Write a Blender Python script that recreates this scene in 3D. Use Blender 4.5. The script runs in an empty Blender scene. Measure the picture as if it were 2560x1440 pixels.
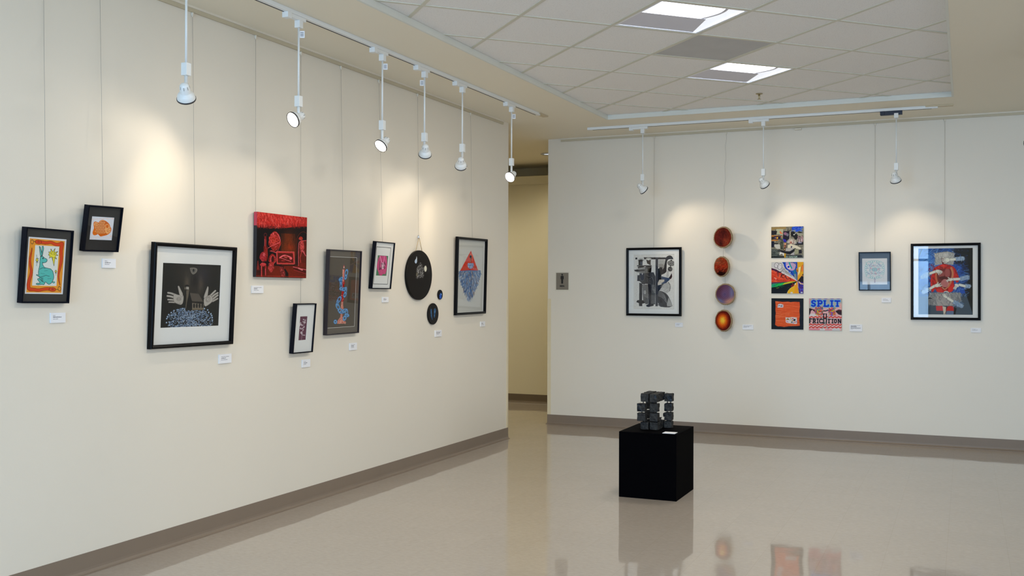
import bpy, bmesh, math, random
import numpy as np
from mathutils import Vector, Matrix

# ------------------------------------------------------------ camera
SC = bpy.context.scene
COL = SC.collection
F, PITCH, ROLL, YAW, EYE = 2582.4, 0.0021, 0.0027, 0.4136, 1.425
cam = bpy.data.cameras.new('camera')
cam.sensor_width = 36.0
cam.lens = F * 36.0 / 2560.0
cam.clip_start = 0.05
camo = bpy.data.objects.new('camera', cam)
COL.objects.link(camo)
_xh = Vector((math.cos(YAW), math.sin(YAW), 0))
_fl = Vector((-math.sin(YAW), math.cos(YAW), 0))
_yh = _fl * math.cos(PITCH) + Vector((0, 0, math.sin(PITCH)))
_zh = _fl * -math.sin(PITCH) + Vector((0, 0, math.cos(PITCH)))
_r = _xh * math.cos(ROLL) + _zh * math.sin(ROLL)
_u = _xh * -math.sin(ROLL) + _zh * math.cos(ROLL)
_R = Matrix((_r, _u, -_yh)).transposed().to_4x4()
camo.matrix_world = Matrix.Translation((0, 0, EYE)) @ _R
SC.camera = camo

# ------------------------------------------------------------ view
SC.view_settings.view_transform = 'Standard'
SC.view_settings.look = 'None'
SC.view_settings.gamma = 1.0
SC.view_settings.use_curve_mapping = False
SC.view_settings.exposure = 0.02

# ------------------------------------------------------------ daylight outside the windows
SKY = 1.15
w = bpy.data.worlds.new('world'); SC.world = w; w.use_nodes = True
nt = w.node_tree; nt.nodes.clear()
tc = nt.nodes.new('ShaderNodeTexCoord'); sp = nt.nodes.new('ShaderNodeSeparateXYZ')
rp = nt.nodes.new('ShaderNodeValToRGB'); bg = nt.nodes.new('ShaderNodeBackground'); wo = nt.nodes.new('ShaderNodeOutputWorld')
mr = nt.nodes.new('ShaderNodeMapRange'); mr.inputs[1].default_value = -1; mr.inputs[2].default_value = 1
nt.links.new(tc.outputs['Generated'], sp.inputs[0]); nt.links.new(sp.outputs[2], mr.inputs[0])
nt.links.new(mr.outputs[0], rp.inputs[0]); nt.links.new(rp.outputs[0], bg.inputs[0]); nt.links.new(bg.outputs[0], wo.inputs[0])
rp.color_ramp.elements[0].position = 0.0; rp.color_ramp.elements[0].color = (.30, .31, .33, 1)
rp.color_ramp.elements[1].position = 1.0; rp.color_ramp.elements[1].color = (.30, .52, .95, 1)
e = rp.color_ramp.elements.new(.49); e.color = (.40, .41, .43, 1)
e = rp.color_ramp.elements.new(.51); e.color = (.72, .86, 1.0, 1)
bg.inputs[1].default_value = SKY

# window openings of the room: (centre, rotation about z, width, height)
WINS = [((-1.92, -3.0, 1.55), 0, 2.5, 2.3), ((1.60, -3.0, 1.55), 0, 2.4, 2.3), ((4.50, -3.0, 1.55), 0, 2.4, 2.3),
        ((6.2, -0.9, 1.55), math.pi / 2, 2.6, 2.3), ((6.2, 2.1, 1.55), math.pi / 2, 2.6, 2.3)]
def area(name, loc, rot, sx, sy, power, col, portal=False, spread=math.pi):
    l = bpy.data.lights.new(name, 'AREA'); l.shape = 'RECTANGLE'; l.size = sx; l.size_y = sy
    l.energy = power; l.color = col; l.spread = spread
    if portal: l.cycles.is_portal = True
    o = bpy.data.objects.new(name, l); COL.objects.link(o); o.location = loc; o.rotation_euler = rot
    return o
DAY_FRONT, DAY_SIDE = (228.0, 70.0, 55.0), 92.0
for i, (c, rz, ww, hh) in enumerate(WINS):
    side = rz != 0
    # daylight entering each window opening
    area('window_daylight', (c[0] + (.15 if side else 0), c[1] - (0 if side else .15), c[2]),
         (math.pi / 2, 0, math.pi / 2 if side else 0), ww, hh,
         DAY_SIDE if side else DAY_FRONT[i], (.39, .66, 1.0) if not side else (.89, .88, .88))
TROFFER_W = 17.0
SPOT_W = 11.0
WARM = (1.0, .83, .62)
# ------------------------------------------------------------ helpers
PI = math.pi
def srgb(r, g, b):
    f = lambda c: (c / 255.0 / 12.92) if c / 255.0 <= .04045 else ((c / 255.0 + .055) / 1.055) ** 2.4
    return (f(r), f(g), f(b), 1.0)
MATS = {}
def mat(name, col, rough=.5, metal=0.0, coat=0.0, spec=.5, noise=0.0, nscale=40.0, bump=0.0, bscale=200.0, emit=None, estr=0.0):
    if name in MATS: return MATS[name]
    m = bpy.data.materials.new(name); m.use_nodes = True
    t = m.node_tree; b = t.nodes['Principled BSDF']
    b.inputs['Base Color'].default_value = col
    b.inputs['Roughness'].default_value = rough
    b.inputs['Metallic'].default_value = metal
    b.inputs['Coat Weight'].default_value = coat
    b.inputs['Specular IOR Level'].default_value = spec
    tcn = t.nodes.new('ShaderNodeTexCoord')
    if noise > 0:
        n = t.nodes.new('ShaderNodeTexNoise'); n.inputs['Scale'].default_value = nscale; n.inputs['Detail'].default_value = 5
        t.links.new(tcn.outputs['Object'], n.inputs['Vector'])
        mx = t.nodes.new('ShaderNodeMix'); mx.data_type = 'RGBA'
        mx.inputs[6].default_value = tuple(c * (1 - noise) for c in col[:3]) + (1,)
        mx.inputs[7].default_value = tuple(min(1, c * (1 + noise)) for c in col[:3]) + (1,)
        t.links.new(n.outputs[0], mx.inputs[0]); t.links.new(mx.outputs[2], b.inputs['Base Color'])
    if bump > 0:
        n2 = t.nodes.new('ShaderNodeTexNoise'); n2.inputs['Scale'].default_value = bscale; n2.inputs['Detail'].default_value = 3
        t.links.new(tcn.outputs['Object'], n2.inputs['Vector'])
        bp = t.nodes.new('ShaderNodeBump'); bp.inputs['Strength'].default_value = bump; bp.inputs['Distance'].default_value = .002
        t.links.new(n2.outputs[0], bp.inputs['Height']); t.links.new(bp.outputs[0], b.inputs['Normal'])
    if emit:
        b.inputs['Emission Color'].default_value = emit; b.inputs['Emission Strength'].default_value = estr
    MATS[name] = m
    return m

class MB:
    """collects shapes and links them as one mesh object"""
    def __init__(s): s.bm = bmesh.new()
    def box(s, x0, x1, y0, y1, z0, z1, bev=0.0, mi=0):
        vs = [s.bm.verts.new(p) for p in ((x0, y0, z0), (x1, y0, z0), (x1, y1, z0), (x0, y1, z0), (x0, y0, z1), (x1, y0, z1), (x1, y1, z1), (x0, y1, z1))]
        fs = [s.bm.faces.new([vs[i] for i in q]) for q in ((0, 3, 2, 1), (4, 5, 6, 7), (0, 1, 5, 4), (1, 2, 6, 5), (2, 3, 7, 6), (3, 0, 4, 7))]
        for f in fs: f.material_index = mi
        if bev > 0:
            es = list({e for f in fs for e in f.edges})
            r = bmesh.ops.bevel(s.bm, geom=es, offset=bev, segments=2, profile=.5, affect='EDGES')
            for f in r['faces']: f.material_index = mi
        return s
    def tube(s, pts, r, n=10, mi=0, caps=True):
        pts = [Vector(p) for p in pts]; rings = []
        rs = r if isinstance(r, (list, tuple)) else [r] * len(pts)
        for i, p in enumerate(pts):
            d = (pts[min(i + 1, len(pts) - 1)] - pts[max(i - 1, 0)]).normalized()
            a = d.orthogonal().normalized() if i == 0 else (a - d * a.dot(d)).normalized()
            b = d.cross(a)
            rings.append([s.bm.verts.new(p + (a * math.cos(2 * PI * k / n) + b * math.sin(2 * PI * k / n)) * rs[i]) for k in range(n)])
        for A, B in zip(rings, rings[1:]):
            for k in range(n):
                f = s.bm.faces.new((A[k], A[(k + 1) % n], B[(k + 1) % n], B[k])); f.material_index = mi; f.smooth = True
        if caps:
            s.bm.faces.new(rings[0][::-1]).material_index = mi; s.bm.faces.new(rings[-1]).material_index = mi
        return s
    def lathe(s, prof, n=28, M=Matrix(), mi=0, smooth=True):
        rings = []
        for r, z in prof:
            if r < 1e-6: rings.append([s.bm.verts.new(M @ Vector((0, 0, z)))])
            else: rings.append([s.bm.verts.new(M @ Vector((r * math.cos(2 * PI * k / n), r * math.sin(2 * PI * k / n), z))) for k in range(n)])
        for A, B in zip(rings, rings[1:]):
            for k in range(n):
                v = [A[k % len(A)], A[(k + 1) % len(A)], B[(k + 1) % len(B)], B[k % len(B)]]
                u = []
                for q in v:
                    if q not in u: u.append(q)
                if len(u) > 2:
                    f = s.bm.faces.new(u); f.material_index = mi; f.smooth = smooth
        return s
    def poly(s, pts, mi=0):
        f = s.bm.faces.new([s.bm.verts.new(p) for p in pts]); f.material_index = mi; return s
    def prism(s, pts, v0, v1, mi=0):
        """pts closed outline (3D), extruded from offset v0 to v1 (vectors)"""
        A = [s.bm.verts.new(Vector(p) + Vector(v0)) for p in pts]; B = [s.bm.verts.new(Vector(p) + Vector(v1)) for p in pts]
        n = len(pts)
        s.bm.faces.new(A[::-1]).material_index = mi; s.bm.faces.new(B).material_index = mi
        for k in range(n): s.bm.faces.new((A[k], A[(k + 1) % n], B[(k + 1) % n], B[k])).material_index = mi
        return s
    def build(s, name, ms, parent=None, loc=None, recalc=True):
        if recalc: bmesh.ops.recalc_face_normals(s.bm, faces=s.bm.faces[:])
        me = bpy.data.meshes.new(name); s.bm.to_mesh(me); s.bm.free()
        for m in (ms if isinstance(ms, (list, tuple)) else [ms]): me.materials.append(m)
        o = bpy.data.objects.new(name, me); COL.objects.link(o)
        if parent: o.parent = parent
        if loc: o.location = loc
        return o
def tag(o, label=None, cat=None, group=None, kind=None):
    if label: o['label'] = label
    if cat: o['category'] = cat
    if group: o['group'] = group
    if kind: o['kind'] = kind
    return o
def thing(name, label, cat, loc=(0, 0, 0), group=None, M=None):
    o = bpy.data.objects.new(name, None); COL.objects.link(o); o.empty_display_size = .05
    if M is not None: o.matrix_world = M
    else: o.location = loc
    return tag(o, label, cat, group)
def struct(o): o['kind'] = 'structure'; return o

# ------------------------------------------------------------ materials
WALL = mat('wall_paint', (.82, .765, .66, 1), .40, noise=.015, nscale=1.3, bump=.10, bscale=260, spec=.45)
CEILP = mat('soffit_paint', (.90, .84, .69, 1), .6, bump=.06, bscale=200)
TRIMW = mat('trim_greenish_white', (.76, .77, .70, 1), .45)
RAILP = mat('rail_paint', (.60, .53, .38, 1), .5)
RAILL = mat('rail_paint_light', (.80, .74, .62, 1), .5)
BASEB = mat('baseboard_vinyl', srgb(134, 119, 104), .42, noise=.05, nscale=9, spec=.4)
WHITE = mat('white_enamel', (.84, .86, .85, 1), .32)
BLACKF = mat('black_frame_satin', (.002, .0022, .003, 1), .30, spec=.12, bump=.05, bscale=80)
BLACKM = mat('black_frame_metal', (.002, .0035, .009, 1), .32, spec=.12)
PLINTH = mat('plinth_black_paint', (.0008, .0008, .0014, 1), .8, spec=.03, noise=.2, nscale=6)
GUARD = mat('corner_guard_plastic', (.79, .69, .48, 1), .35)
CORR = mat('corridor_paint', (.82, .755, .55, 1), .5)
WIRE = mat('steel_wire', (.36, .34, .31, 1), .45, metal=.3)
CARD = mat('white_card', (.86, .87, .90, 1), .55)
SLOT = mat('black_slot', (.01, .01, .014, 1), .5)
TBAR = mat('ceiling_tee_bar', (.68, .66, .55, 1), .5)

# glass over the prints: clear sheet with a Fresnel-like reflection (Schlick curve, same from both faces)
GLASS = bpy.data.materials.new('picture_glass'); GLASS.use_nodes = True
t = GLASS.node_tree; t.nodes.clear()
_o = t.nodes.new('ShaderNodeOutputMaterial'); _m = t.nodes.new('ShaderNodeMixShader'); _g = t.nodes.new('ShaderNodeBsdfGlossy')
_t = t.nodes.new('ShaderNodeBsdfTransparent'); _f = t.nodes.new('ShaderNodeLayerWeight'); _p = t.nodes.new('ShaderNodeMath'); _x = t.nodes.new('ShaderNodeMath')
_f.inputs[0].default_value = .5; _p.operation = 'POWER'; _p.inputs[1].default_value = 5.0
_x.operation = 'MULTIPLY_ADD'; _x.inputs[1].default_value = .92; _x.inputs[2].default_value = .05; _x.use_clamp = True
_g.inputs['Roughness'].default_value = 0.01; _t.inputs[0].default_value = (.97, .98, .98, 1)
t.links.new(_f.outputs['Facing'], _p.inputs[0]); t.links.new(_p.outputs[0], _x.inputs[0]); t.links.new(_x.outputs[0], _m.inputs[0])
t.links.new(_t.outputs[0], _m.inputs[1]); t.links.new(_g.outputs[0], _m.inputs[2]); t.links.new(_m.outputs[0], _o.inputs[0])

# floor: waxed vinyl composition tiles, one foot square
FLOOR = bpy.data.materials.new('waxed_vinyl_tile'); FLOOR.use_nodes = True
t = FLOOR.node_tree; b = t.nodes['Principled BSDF']; L = t.links.new
tcn = t.nodes.new('ShaderNodeTexCoord')
mp = t.nodes.new('ShaderNodeMapping'); mp.inputs['Scale'].default_value = (26, 70, 26); L(tcn.outputs['Object'], mp.inputs[0])
n1 = t.nodes.new('ShaderNodeTexNoise'); n1.inputs['Scale'].default_value = 1; n1.inputs['Detail'].default_value = 8; n1.inputs['Roughness'].default_value = .7; L(mp.outputs[0], n1.inputs[0])
cr = t.nodes.new('ShaderNodeValToRGB'); L(n1.outputs[0], cr.inputs[0])
cr.color_ramp.elements[0].position = .3; cr.color_ramp.elements[0].color = (.385, .33, .275, 1)
cr.color_ramp.elements[1].position = .66; cr.color_ramp.elements[1].color = (.475, .41, .35, 1)
br = t.nodes.new('ShaderNodeTexBrick'); br.offset = 0; br.inputs['Scale'].default_value = 1
br.inputs['Brick Width'].default_value = .3048; br.inputs['Row Height'].default_value = .3048
br.inputs['Mortar Size'].default_value = .0011; br.inputs['Mortar Smooth'].default_value = .3
br.inputs['Color1'].default_value = (1, 1, 1, 1); br.inputs['Color2'].default_value = (.965, .965, .965, 1); br.inputs['Mortar'].default_value = (.86, .84, .80, 1)
mpb = t.nodes.new('ShaderNodeMapping'); mpb.inputs['Location'].default_value = (.09, .05, 0); L(tcn.outputs['Object'], mpb.inputs[0]); L(mpb.outputs[0], br.inputs[0])
mx = t.nodes.new('ShaderNodeMix'); mx.data_type = 'RGBA'; mx.blend_type = 'MULTIPLY'; mx.inputs[0].default_value = 1
L(cr.outputs[0], mx.inputs[6]); L(br.outputs[0], mx.inputs[7]); L(mx.outputs[2], b.inputs['Base Color'])
b.inputs['Roughness'].default_value = .55; b.inputs['Specular IOR Level'].default_value = .35
b.inputs['Coat Weight'].default_value = 1.0; b.inputs['Coat IOR'].default_value = 1.55
n2 = t.nodes.new('ShaderNodeTexNoise'); n2.inputs['Scale'].default_value = 2.2; n2.inputs['Detail'].default_value = 4; L(tcn.outputs['Object'], n2.inputs[0])
m2 = t.nodes.new('ShaderNodeMapRange'); m2.inputs[1].default_value = .3; m2.inputs[2].default_value = .7; m2.inputs[3].default_value = .03; m2.inputs[4].default_value = .06
L(n2.outputs[0], m2.inputs[0]); L(m2.outputs[0], b.inputs['Coat Roughness'])
n3 = t.nodes.new('ShaderNodeTexNoise'); n3.inputs['Scale'].default_value = 3.2; n3.inputs['Detail'].default_value = 2; L(tcn.outputs['Object'], n3.inputs[0])
bp = t.nodes.new('ShaderNodeBump'); bp.inputs['Strength'].default_value = .13; bp.inputs['Distance'].default_value = .01; L(n3.outputs[0], bp.inputs['Height']); L(bp.outputs[0], b.inputs['Coat Normal'])

# acoustic tile with fine pin-holes
ACT = bpy.data.materials.new('acoustic_tile'); ACT.use_nodes = True
t = ACT.node_tree; b = t.nodes['Principled BSDF']; L = t.links.new
tcn = t.nodes.new('ShaderNodeTexCoord'); n1 = t.nodes.new('ShaderNodeTexNoise'); n1.inputs['Scale'].default_value = 170; n1.inputs['Detail'].default_value = 2
L(tcn.outputs['Object'], n1.inputs[0]); cr = t.nodes.new('ShaderNodeValToRGB'); L(n1.outputs[0], cr.inputs[0])
cr.color_ramp.elements[0].position = .28; cr.color_ramp.elements[0].color = (.66, .65, .63, 1)
cr.color_ramp.elements[1].position = .40; cr.color_ramp.elements[1].color = (.92, .905, .88, 1)
L(cr.outputs[0], b.inputs['Base Color']); b.inputs['Roughness'].default_value = .9
bp = t.nodes.new('ShaderNodeBump'); bp.inputs['Strength'].default_value = .2; bp.inputs['Distance'].default_value = .002; L(n1.outputs[0], bp.inputs['Height']); L(bp.outputs[0], b.inputs['Normal'])

# ------------------------------------------------------------ the room
XL, YR, ZC, ZT = -4.028, 10.227, 3.030, 3.0714
YEND = 9.083; YC = 12.09; XR = 6.2; YF = -3.0
struct(MB().box(-8, 7, -4, 13.5, -.12, 0).build('floor', FLOOR))
struct(MB().box(XL - .16, XL, YF - .2, YEND, 0, ZC).build('wall_left', WALL))
struct(MB().box(-4.071, XR + .2, YR, YR + .16, 0, ZC).build('wall_back', WALL))
struct(MB().box(-8, -2.5, YC, YC + .12, 0, 2.87).build('wall_corridor', CORR))
struct(MB().box(-8, -2.5, YC + .45, YC + .6, 2.87, ZC + .2).box(-8, -2.5, YC + .12, YC + .6, 2.85, 2.87).build('wall_corridor_upper', CORR))  # upper wall set back, a shape made to put its band in shade
struct(MB().box(-8, -2.5, YC - .035, YC, 2.765, 2.87, bev=.004).build('trim_1', CORR))
struct(MB().box(-8, -7.85, YEND, YC + .6, 0, ZC).build('wall_corridor_end', CORR))
struct(MB().box(-2.65, -2.5, YR + .16, YC + .6, 0, ZC).build('wall_corridor_right', CORR))
struct(MB().box(-8, XL - .16, YEND - .15, YEND, 0, ZC).build('wall_corridor_near', CORR))
# outer walls with window openings
def wall_with_windows(name, a0, a1, openings, fixed, th, along_x):
    mb = MB()
    def bx(a, b, z0, z1):
        if along_x: mb.box(a, b, fixed - th, fixed, z0, z1)
        else: mb.box(fixed, fixed + th, a, b, z0, z1)
    cur = a0
    for (o0, o1, z0, z1) in openings:
        bx(cur, o0, 0, ZC + .1); bx(o0, o1, 0, z0); bx(o0, o1, z1, ZC + .1); cur = o1
    bx(cur, a1, 0, ZC + .1)
    return struct(mb.build(name, WALL))
wall_with_windows('wall_front', XL - .16, XR + .2, [(c[0] - w_ / 2, c[0] + w_ / 2, c[2] - h_ / 2, c[2] + h_ / 2) for c, r_, w_, h_ in WINS[:3]], YF, .2, True)
wall_with_windows('wall_right', YF - .2, YR + .2, [(c[1] - w_ / 2, c[1] + w_ / 2, c[2] - h_ / 2, c[2] + h_ / 2) for c, r_, w_, h_ in WINS[3:]], XR, .2, False)
ALUM = mat('window_aluminium', (.12, .13, .14, 1), .4, metal=.5)
for i, (c, rz, w_, h_) in enumerate(WINS):
    mb = MB(); f = .05
    def wb(a0, a1, z0, z1):
        if rz == 0: mb.box(c[0] + a0, c[0] + a1, YF - .12, YF - .07, c[2] + z0, c[2] + z1)
        else: mb.box(XR + .07, XR + .12, c[1] + a0, c[1] + a1, c[2] + z0, c[2] + z1)
    for a in (-w_ / 2, -f / 2, w_ / 2 - f): wb(a, a + f, -h_ / 2, h_ / 2)
    for z in (-h_ / 2, h_ / 2 - f, h_ / 2 - .75): wb(-w_ / 2, w_ / 2, z, z + f)
    struct(mb.build('window_%d' % (i + 1), ALUM))
# pavement outside
struct(MB().box(-30, 40, -40, YF - .25, -.3, -.15).box(XR + .25, 40, YF - .25, 30, -.3, -.15).build('ground_outside', mat('asphalt', (.22, .22, .23, 1), .8)))

# soffit ceiling with a recess
RX0, RX1, RY0, RY1 = -3.0908, -.0904, -2.6, 9.251
struct(MB().box(-8, RX0, YF, 13.5, ZC, ZC + .12).box(RX1, XR + .2, YF, 13.5, ZC, ZC + .12)
       .box(RX0, RX1, RY1, 13.5, ZC, ZC + .12).box(RX0, RX1, YF, RY0, ZC, ZC + .12).build('ceiling', CEILP))
# recess trim: white angle around the opening, standing just proud of the soffit edge
tr = MB(); lw = .016
tr.box(RX0, RX0 + lw, RY0, RY1, ZC - .002, ZT - .001).box(RX1 - lw, RX1, RY0, RY1, ZC - .002, ZT - .001)
tr.box(RX0 + lw, RX1 - lw, RY1 - lw, RY1, ZC - .002, ZT - .001).box(RX0 + lw, RX1 - lw, RY0, RY0 + lw, ZC - .002, ZT - .001)
struct(tr.build('trim_2', TRIMW))

# suspended grid laid at 45 degrees to the room
GO = Vector((-2.8767, 5.2511)); GA = math.radians(44.77); GS = .6096
E1 = Vector((math.cos(GA), math.sin(GA))) * GS; E2 = Vector((-math.sin(GA), math.cos(GA))) * GS
def gp(i, j): return GO + E1 * i + E2 * j
def clip(poly):
    for ax, lim, sg in ((0, RX0 + lw, 1), (0, RX1 - lw, -1), (1, RY0 + lw, 1), (1, RY1 - lw, -1)):
        out = []
        for k in range(len(poly)):
            a, b_ = poly[k], poly[(k + 1) % len(poly)]
            da, db = (a[ax] - lim) * sg, (b_[ax] - lim) * sg
            if da >= 0: out.append(a)
            if (da >= 0) != (db >= 0): out.append(a + (b_ - a) * (da / (da - db)))
        poly = out
        if len(poly) < 3: return []
    return poly
TROFF = [(4, 1), (2, -1), (0, -3)]
PANEL = (3, 0)
ct = MB()
for i in range(-16, 12):
    for j in range(-14, 10):
        if (i, j) in TROFF or (i, j) == PANEL: continue
        pl = clip([gp(i, j), gp(i + 1, j), gp(i + 1, j + 1), gp(i, j + 1)])
        if pl: ct.poly([(p.x, p.y, ZT) for p in pl][::-1])
ct.box(RX0 - .1, RX1 + .1, RY0 - .1, RY1 + .1, ZT + .16, ZT + .2)
struct(ct.build('ceiling_tiles', ACT, recalc=False))
tb = MB(); hw = .012
for k in range(-16, 13):
    for (p0, d, off) in ((gp(k, 0), E2, E1), (gp(0, k), E1, E2)):
        n = off.normalized() * hw
        a, b_ = p0 - d * 20, p0 + d * 20
        pl = clip([a - n, b_ - n, b_ + n, a + n])
        if pl: tb.prism([(p.x, p.y, 0) for p in pl], (0, 0, ZT - .0045 + (.0006 if off is E1 else 0)), (0, 0, ZT + .004))
struct(tb.build('trim_3', TBAR))

# cove baseboards
def cove(p0, p1, nrm, h=.105):
    d = Vector(p1) - Vector(p0); nv = Vector(nrm)
    prof = [(0, h), (.003, h), (.004, .03), (.006, .018), (.010, .0105), (.017, .006), (.024, .0045), (.025, 0), (0, 0)]
    return MB().prism([Vector((p0[0], p0[1], z)) + nv * t_ for t_, z in prof], (0, 0, 0), (d.x, d.y, 0))
def cove_obj(name, segs, m):
    bm_ = MB()
    for p0, p1, n_ in segs:
        c_ = cove(p0, p1, n_); me = bpy.data.meshes.new('t'); c_.bm.to_mesh(me); bm_.bm.from_mesh(me); c_.bm.free(); bpy.data.meshes.remove(me)
    return struct(bm_.build(name, m))
cove_obj('baseboard_left', [((XL, YF), (XL, YEND), (1, 0, 0)), ((XL + .0035, YEND), (XL - .16, YEND), (0, 1, 0))], BASEB)
cove_obj('baseboard_back', [((-4.071, YR), (XR, YR), (0, -1, 0)), ((-4.071, YR - .0035), (-4.071, YR + .16), (-1, 0, 0))], BASEB)
cove_obj('baseboard_corridor', [((-7.8, YC), (-2.66, YC), (0, -1, 0))], mat('corridor_vinyl', srgb(112, 98, 80), .45))

# plastic corner guards
tag(MB().box(XL - .05, XL + .003, YEND, YEND + .003, .106, 1.335).box(XL, XL + .003, YEND - .036, YEND, .106, 1.335).build('corner_guard', GUARD),
    'cream plastic corner guard on the end of the long left wall', 'corner guard')
tag(MB().box(-4.074, -4.035, YR - .003, YR, .106, 1.335).box(-4.074, -4.071, YR, YR + .05, .106, 1.335).build('corner_guard', GUARD),
    'cream plastic corner guard at the corner below the restroom sign', 'corner guard')

# picture rails under the soffit
tag(MB().box(XL, XL + .014, YF, 8.94, 2.997, 3.018, mi=0).box(XL, XL + .022, YF, 8.94, 3.018, ZC, mi=1).build('picture_rail', [RAILP, RAILL]),
    'tan hanging rail running along the top of the long left wall', 'picture rail')
tag(MB().box(-3.924, XR, YR - .014, YR, 2.997, 3.018, mi=0).box(-3.924, XR, YR - .022, YR, 3.018, ZC, mi=1).build('picture_rail', [RAILP, RAILL]),
    'tan hanging rail running along the top of the wall behind the black plinth', 'picture rail')
tag(MB().box(-1.51, -1.445, YR - .03, YR, 2.975, 2.992, bev=.004).build('rail_bracket', RAILL),
    'small cream bracket stub under the rail above the stacked square paintings', 'bracket')

# ------------------------------------------------------------ ceiling fixtures
LENS = mat('troffer_lens', (.9, .92, 1, 1), .5, emit=(.93, .96, 1.0, 1), estr=9.0)
VAULT = mat('troffer_vault', (.88, .89, .92, 1), .4)
PERF = mat('troffer_side_panel', (.70, .69, .76, 1), .5)
def troffer(i, j, label):
    c = gp(i + .5, j + .5)
    M = Matrix.Translation((c.x, c.y, ZT)) @ Matrix.Rotation(GA, 4, 'Z')
    t_ = thing('ceiling_light', label, 'ceiling light', group='recessed ceiling lights', M=M)
    h = GS / 2 - .013
    fr = MB()      # outer flange and box
    for (x0, x1, y0, y1) in ((-h, h, -h, -h + .014), (-h, h, h - .014, h), (-h, -h + .014, -h + .014, h - .014), (h - .014, h, -h + .014, h - .014)):
        fr.box(x0, x1, y0, y1, -.003, .0)
    fr.box(-h, h, -h, -h + .004, 0, .11).box(-h, h, h - .004, h, 0, .11).box(-h, -h + .004, -h, h, 0, .11).box(h - .004, h, -h, h, 0, .11).box(-h, h, -h, h, .108, .112)
    fr.build('housing', VAULT, t_)
    g = h - .015
    # curved lamp lens over the near half, rising into the fixture
    v = MB(); N = 12; x0, x1 = -g + .03, g - .125
    def edge(s_): return x1 + .035 * math.sin(PI * s_)
    prev = None
    for k in range(N + 1):
        s_ = k / N; y = -g + .006 + (g + .02) * s_; z = .0045 + .012 * math.sin(PI * .5 * s_)
        cur = [v.bm.verts.new((x0 + .035 * s_, y, z)), v.bm.verts.new((edge(s_), y, z))]
        if prev: v.bm.faces.new((prev[0], prev[1], cur[1], cur[0])).smooth = True
        prev = cur
    v.build('lens', LENS, t_, recalc=False)
    # bright end reflector beside the lens, and the grey rib between them
    e_ = MB()
    e_.poly([(g - .105, -g, .009), (g, -g, .004), (g, g, .004), (g - .012, g, .006), (g - .11, .02, .018)])
    e_.build('end_reflector', mat('troffer_glow_end', (.9, .92, .98, 1), .4, emit=(.88, .92, 1, 1), estr=.62), t_)  # lamp light on the reflector is put in as emission
    r_ = MB(); prev = None
    for k in range(9):
        s_ = k / 8; y = -g + .006 + (g + .02) * s_; z = .003 + .011 * math.sin(PI * .5 * s_)
        cur = [r_.bm.verts.new((edge(s_), y, z)), r_.bm.verts.new((edge(s_) + .020, y, z))]
        if prev: r_.bm.faces.new((prev[0], prev[1], cur[1], cur[0]))
        prev = cur
    r_.build('rib', PERF, t_, recalc=False)
    # plain side panel over the far half
    p_ = MB(); p_.prism([(-g, g, .001), (g - .02, g, .001), (g - .085, .015, .012), (-g + .02, .015, .012)], (0, 0, 0), (0, 0, .002))
    p_.build('side_panel', PERF, t_)
    l = area('ceiling_light_lamp', (0, -.02, -.006), (0, 0, 0), .5, .5, TROFFER_W, (1.0, .93, .80), spread=PI)
    l.parent = t_
    return t_
for k, (i, j) in enumerate(TROFF):
    troffer(i, j, ['square recessed fluorescent light nearest the sprinkler', 'square recessed fluorescent light nearer the camera, on the near side of the grey panel',
                   'square recessed ceiling light overhead, first behind the visible pair', 'square recessed ceiling light overhead near the windows',
                   'square recessed ceiling light closest to the window wall'][k])
# grey lay-in panel between the two lights
c = gp(3.5, .5)
pn = thing('ceiling_panel', 'flat grey square ceiling panel between the two lit ceiling lights', 'ceiling panel', M=Matrix.Translation((c.x, c.y, ZT)) @ Matrix.Rotation(GA, 4, 'Z'))
h = GS / 2 - .011
MB().box(-h, h, -h, h, -.001, .006, bev=.001).build('panel', mat('grey_panel', (.47, .47, .47, 1), .45, noise=.12, nscale=5), pn)
MB().box(-h, h, -h, -h + .01, -.0025, -.001).box(-h, h, h - .01, h, -.0025, -.001).box(-h, -h + .01, -h, h, -.0025, -.001).box(h - .01, h, -h, h, -.0025, -.001).build('rim', TBAR, pn)
# sprinkler
BRASS = mat('sprinkler_brass', (.45, .38, .22, 1), .35, metal=.8)
s_ = thing('fire_sprinkler', 'brass pendant fire sprinkler below a ceiling tile beyond the lit ceiling lights', 'sprinkler', (-1.579, 8.72, ZT))
MB().lathe([(0, -.001), (.028, -.001), (.028, -.004), (.017, -.008), (0, -.009)]).build('escutcheon', BRASS, s_)
MB().lathe([(0, -.008), (.009, -.008), (.007, -.03), (.004, -.045), (0, -.045)], 12).build('body', BRASS, s_)
MB().lathe([(0, -.045), (.016, -.0455), (.016, -.0475), (0, -.048)], 16).build('deflector', BRASS, s_)
# recessed downlight in the corridor, plus an unseen one added to even its light
for (dx_, lab, pw) in ((-4.50, 'round recessed downlight in the corridor ceiling, partly hidden by the wall corner', 46), (-6.3, 'unseen added downlight deeper along the corridor, behind the left wall', 85)):
    d_ = thing('downlight', lab, 'ceiling light', (dx_, 11.29, ZC))
    MB().lathe([(.055, -.001), (.085, -.001), (.085, -.006), (.07, -.012), (.055, -.004)]).build('trim_ring', mat('bluish_chrome', (.6, .66, .8, 1), .25, metal=.8), d_)
    MB().lathe([(0, -.0015), (.056, -.0015)]).build('lens', mat('downlight_lens', (.8, .85, 1, 1), .3, emit=(.75, .85, 1, 1), estr=1.2), d_)
    dl = bpy.data.lights.new('downlight_lamp', 'SPOT'); dl.energy = pw; dl.spot_size = 2.7; dl.spot_blend = 1.0; dl.color = (1, .90, .68); dl.shadow_soft_size = .05
    dlo = bpy.data.objects.new('downlight_lamp', dl); COL.objects.link(dlo); dlo.location = (0, 0, -.02); dlo.parent = d_
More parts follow.
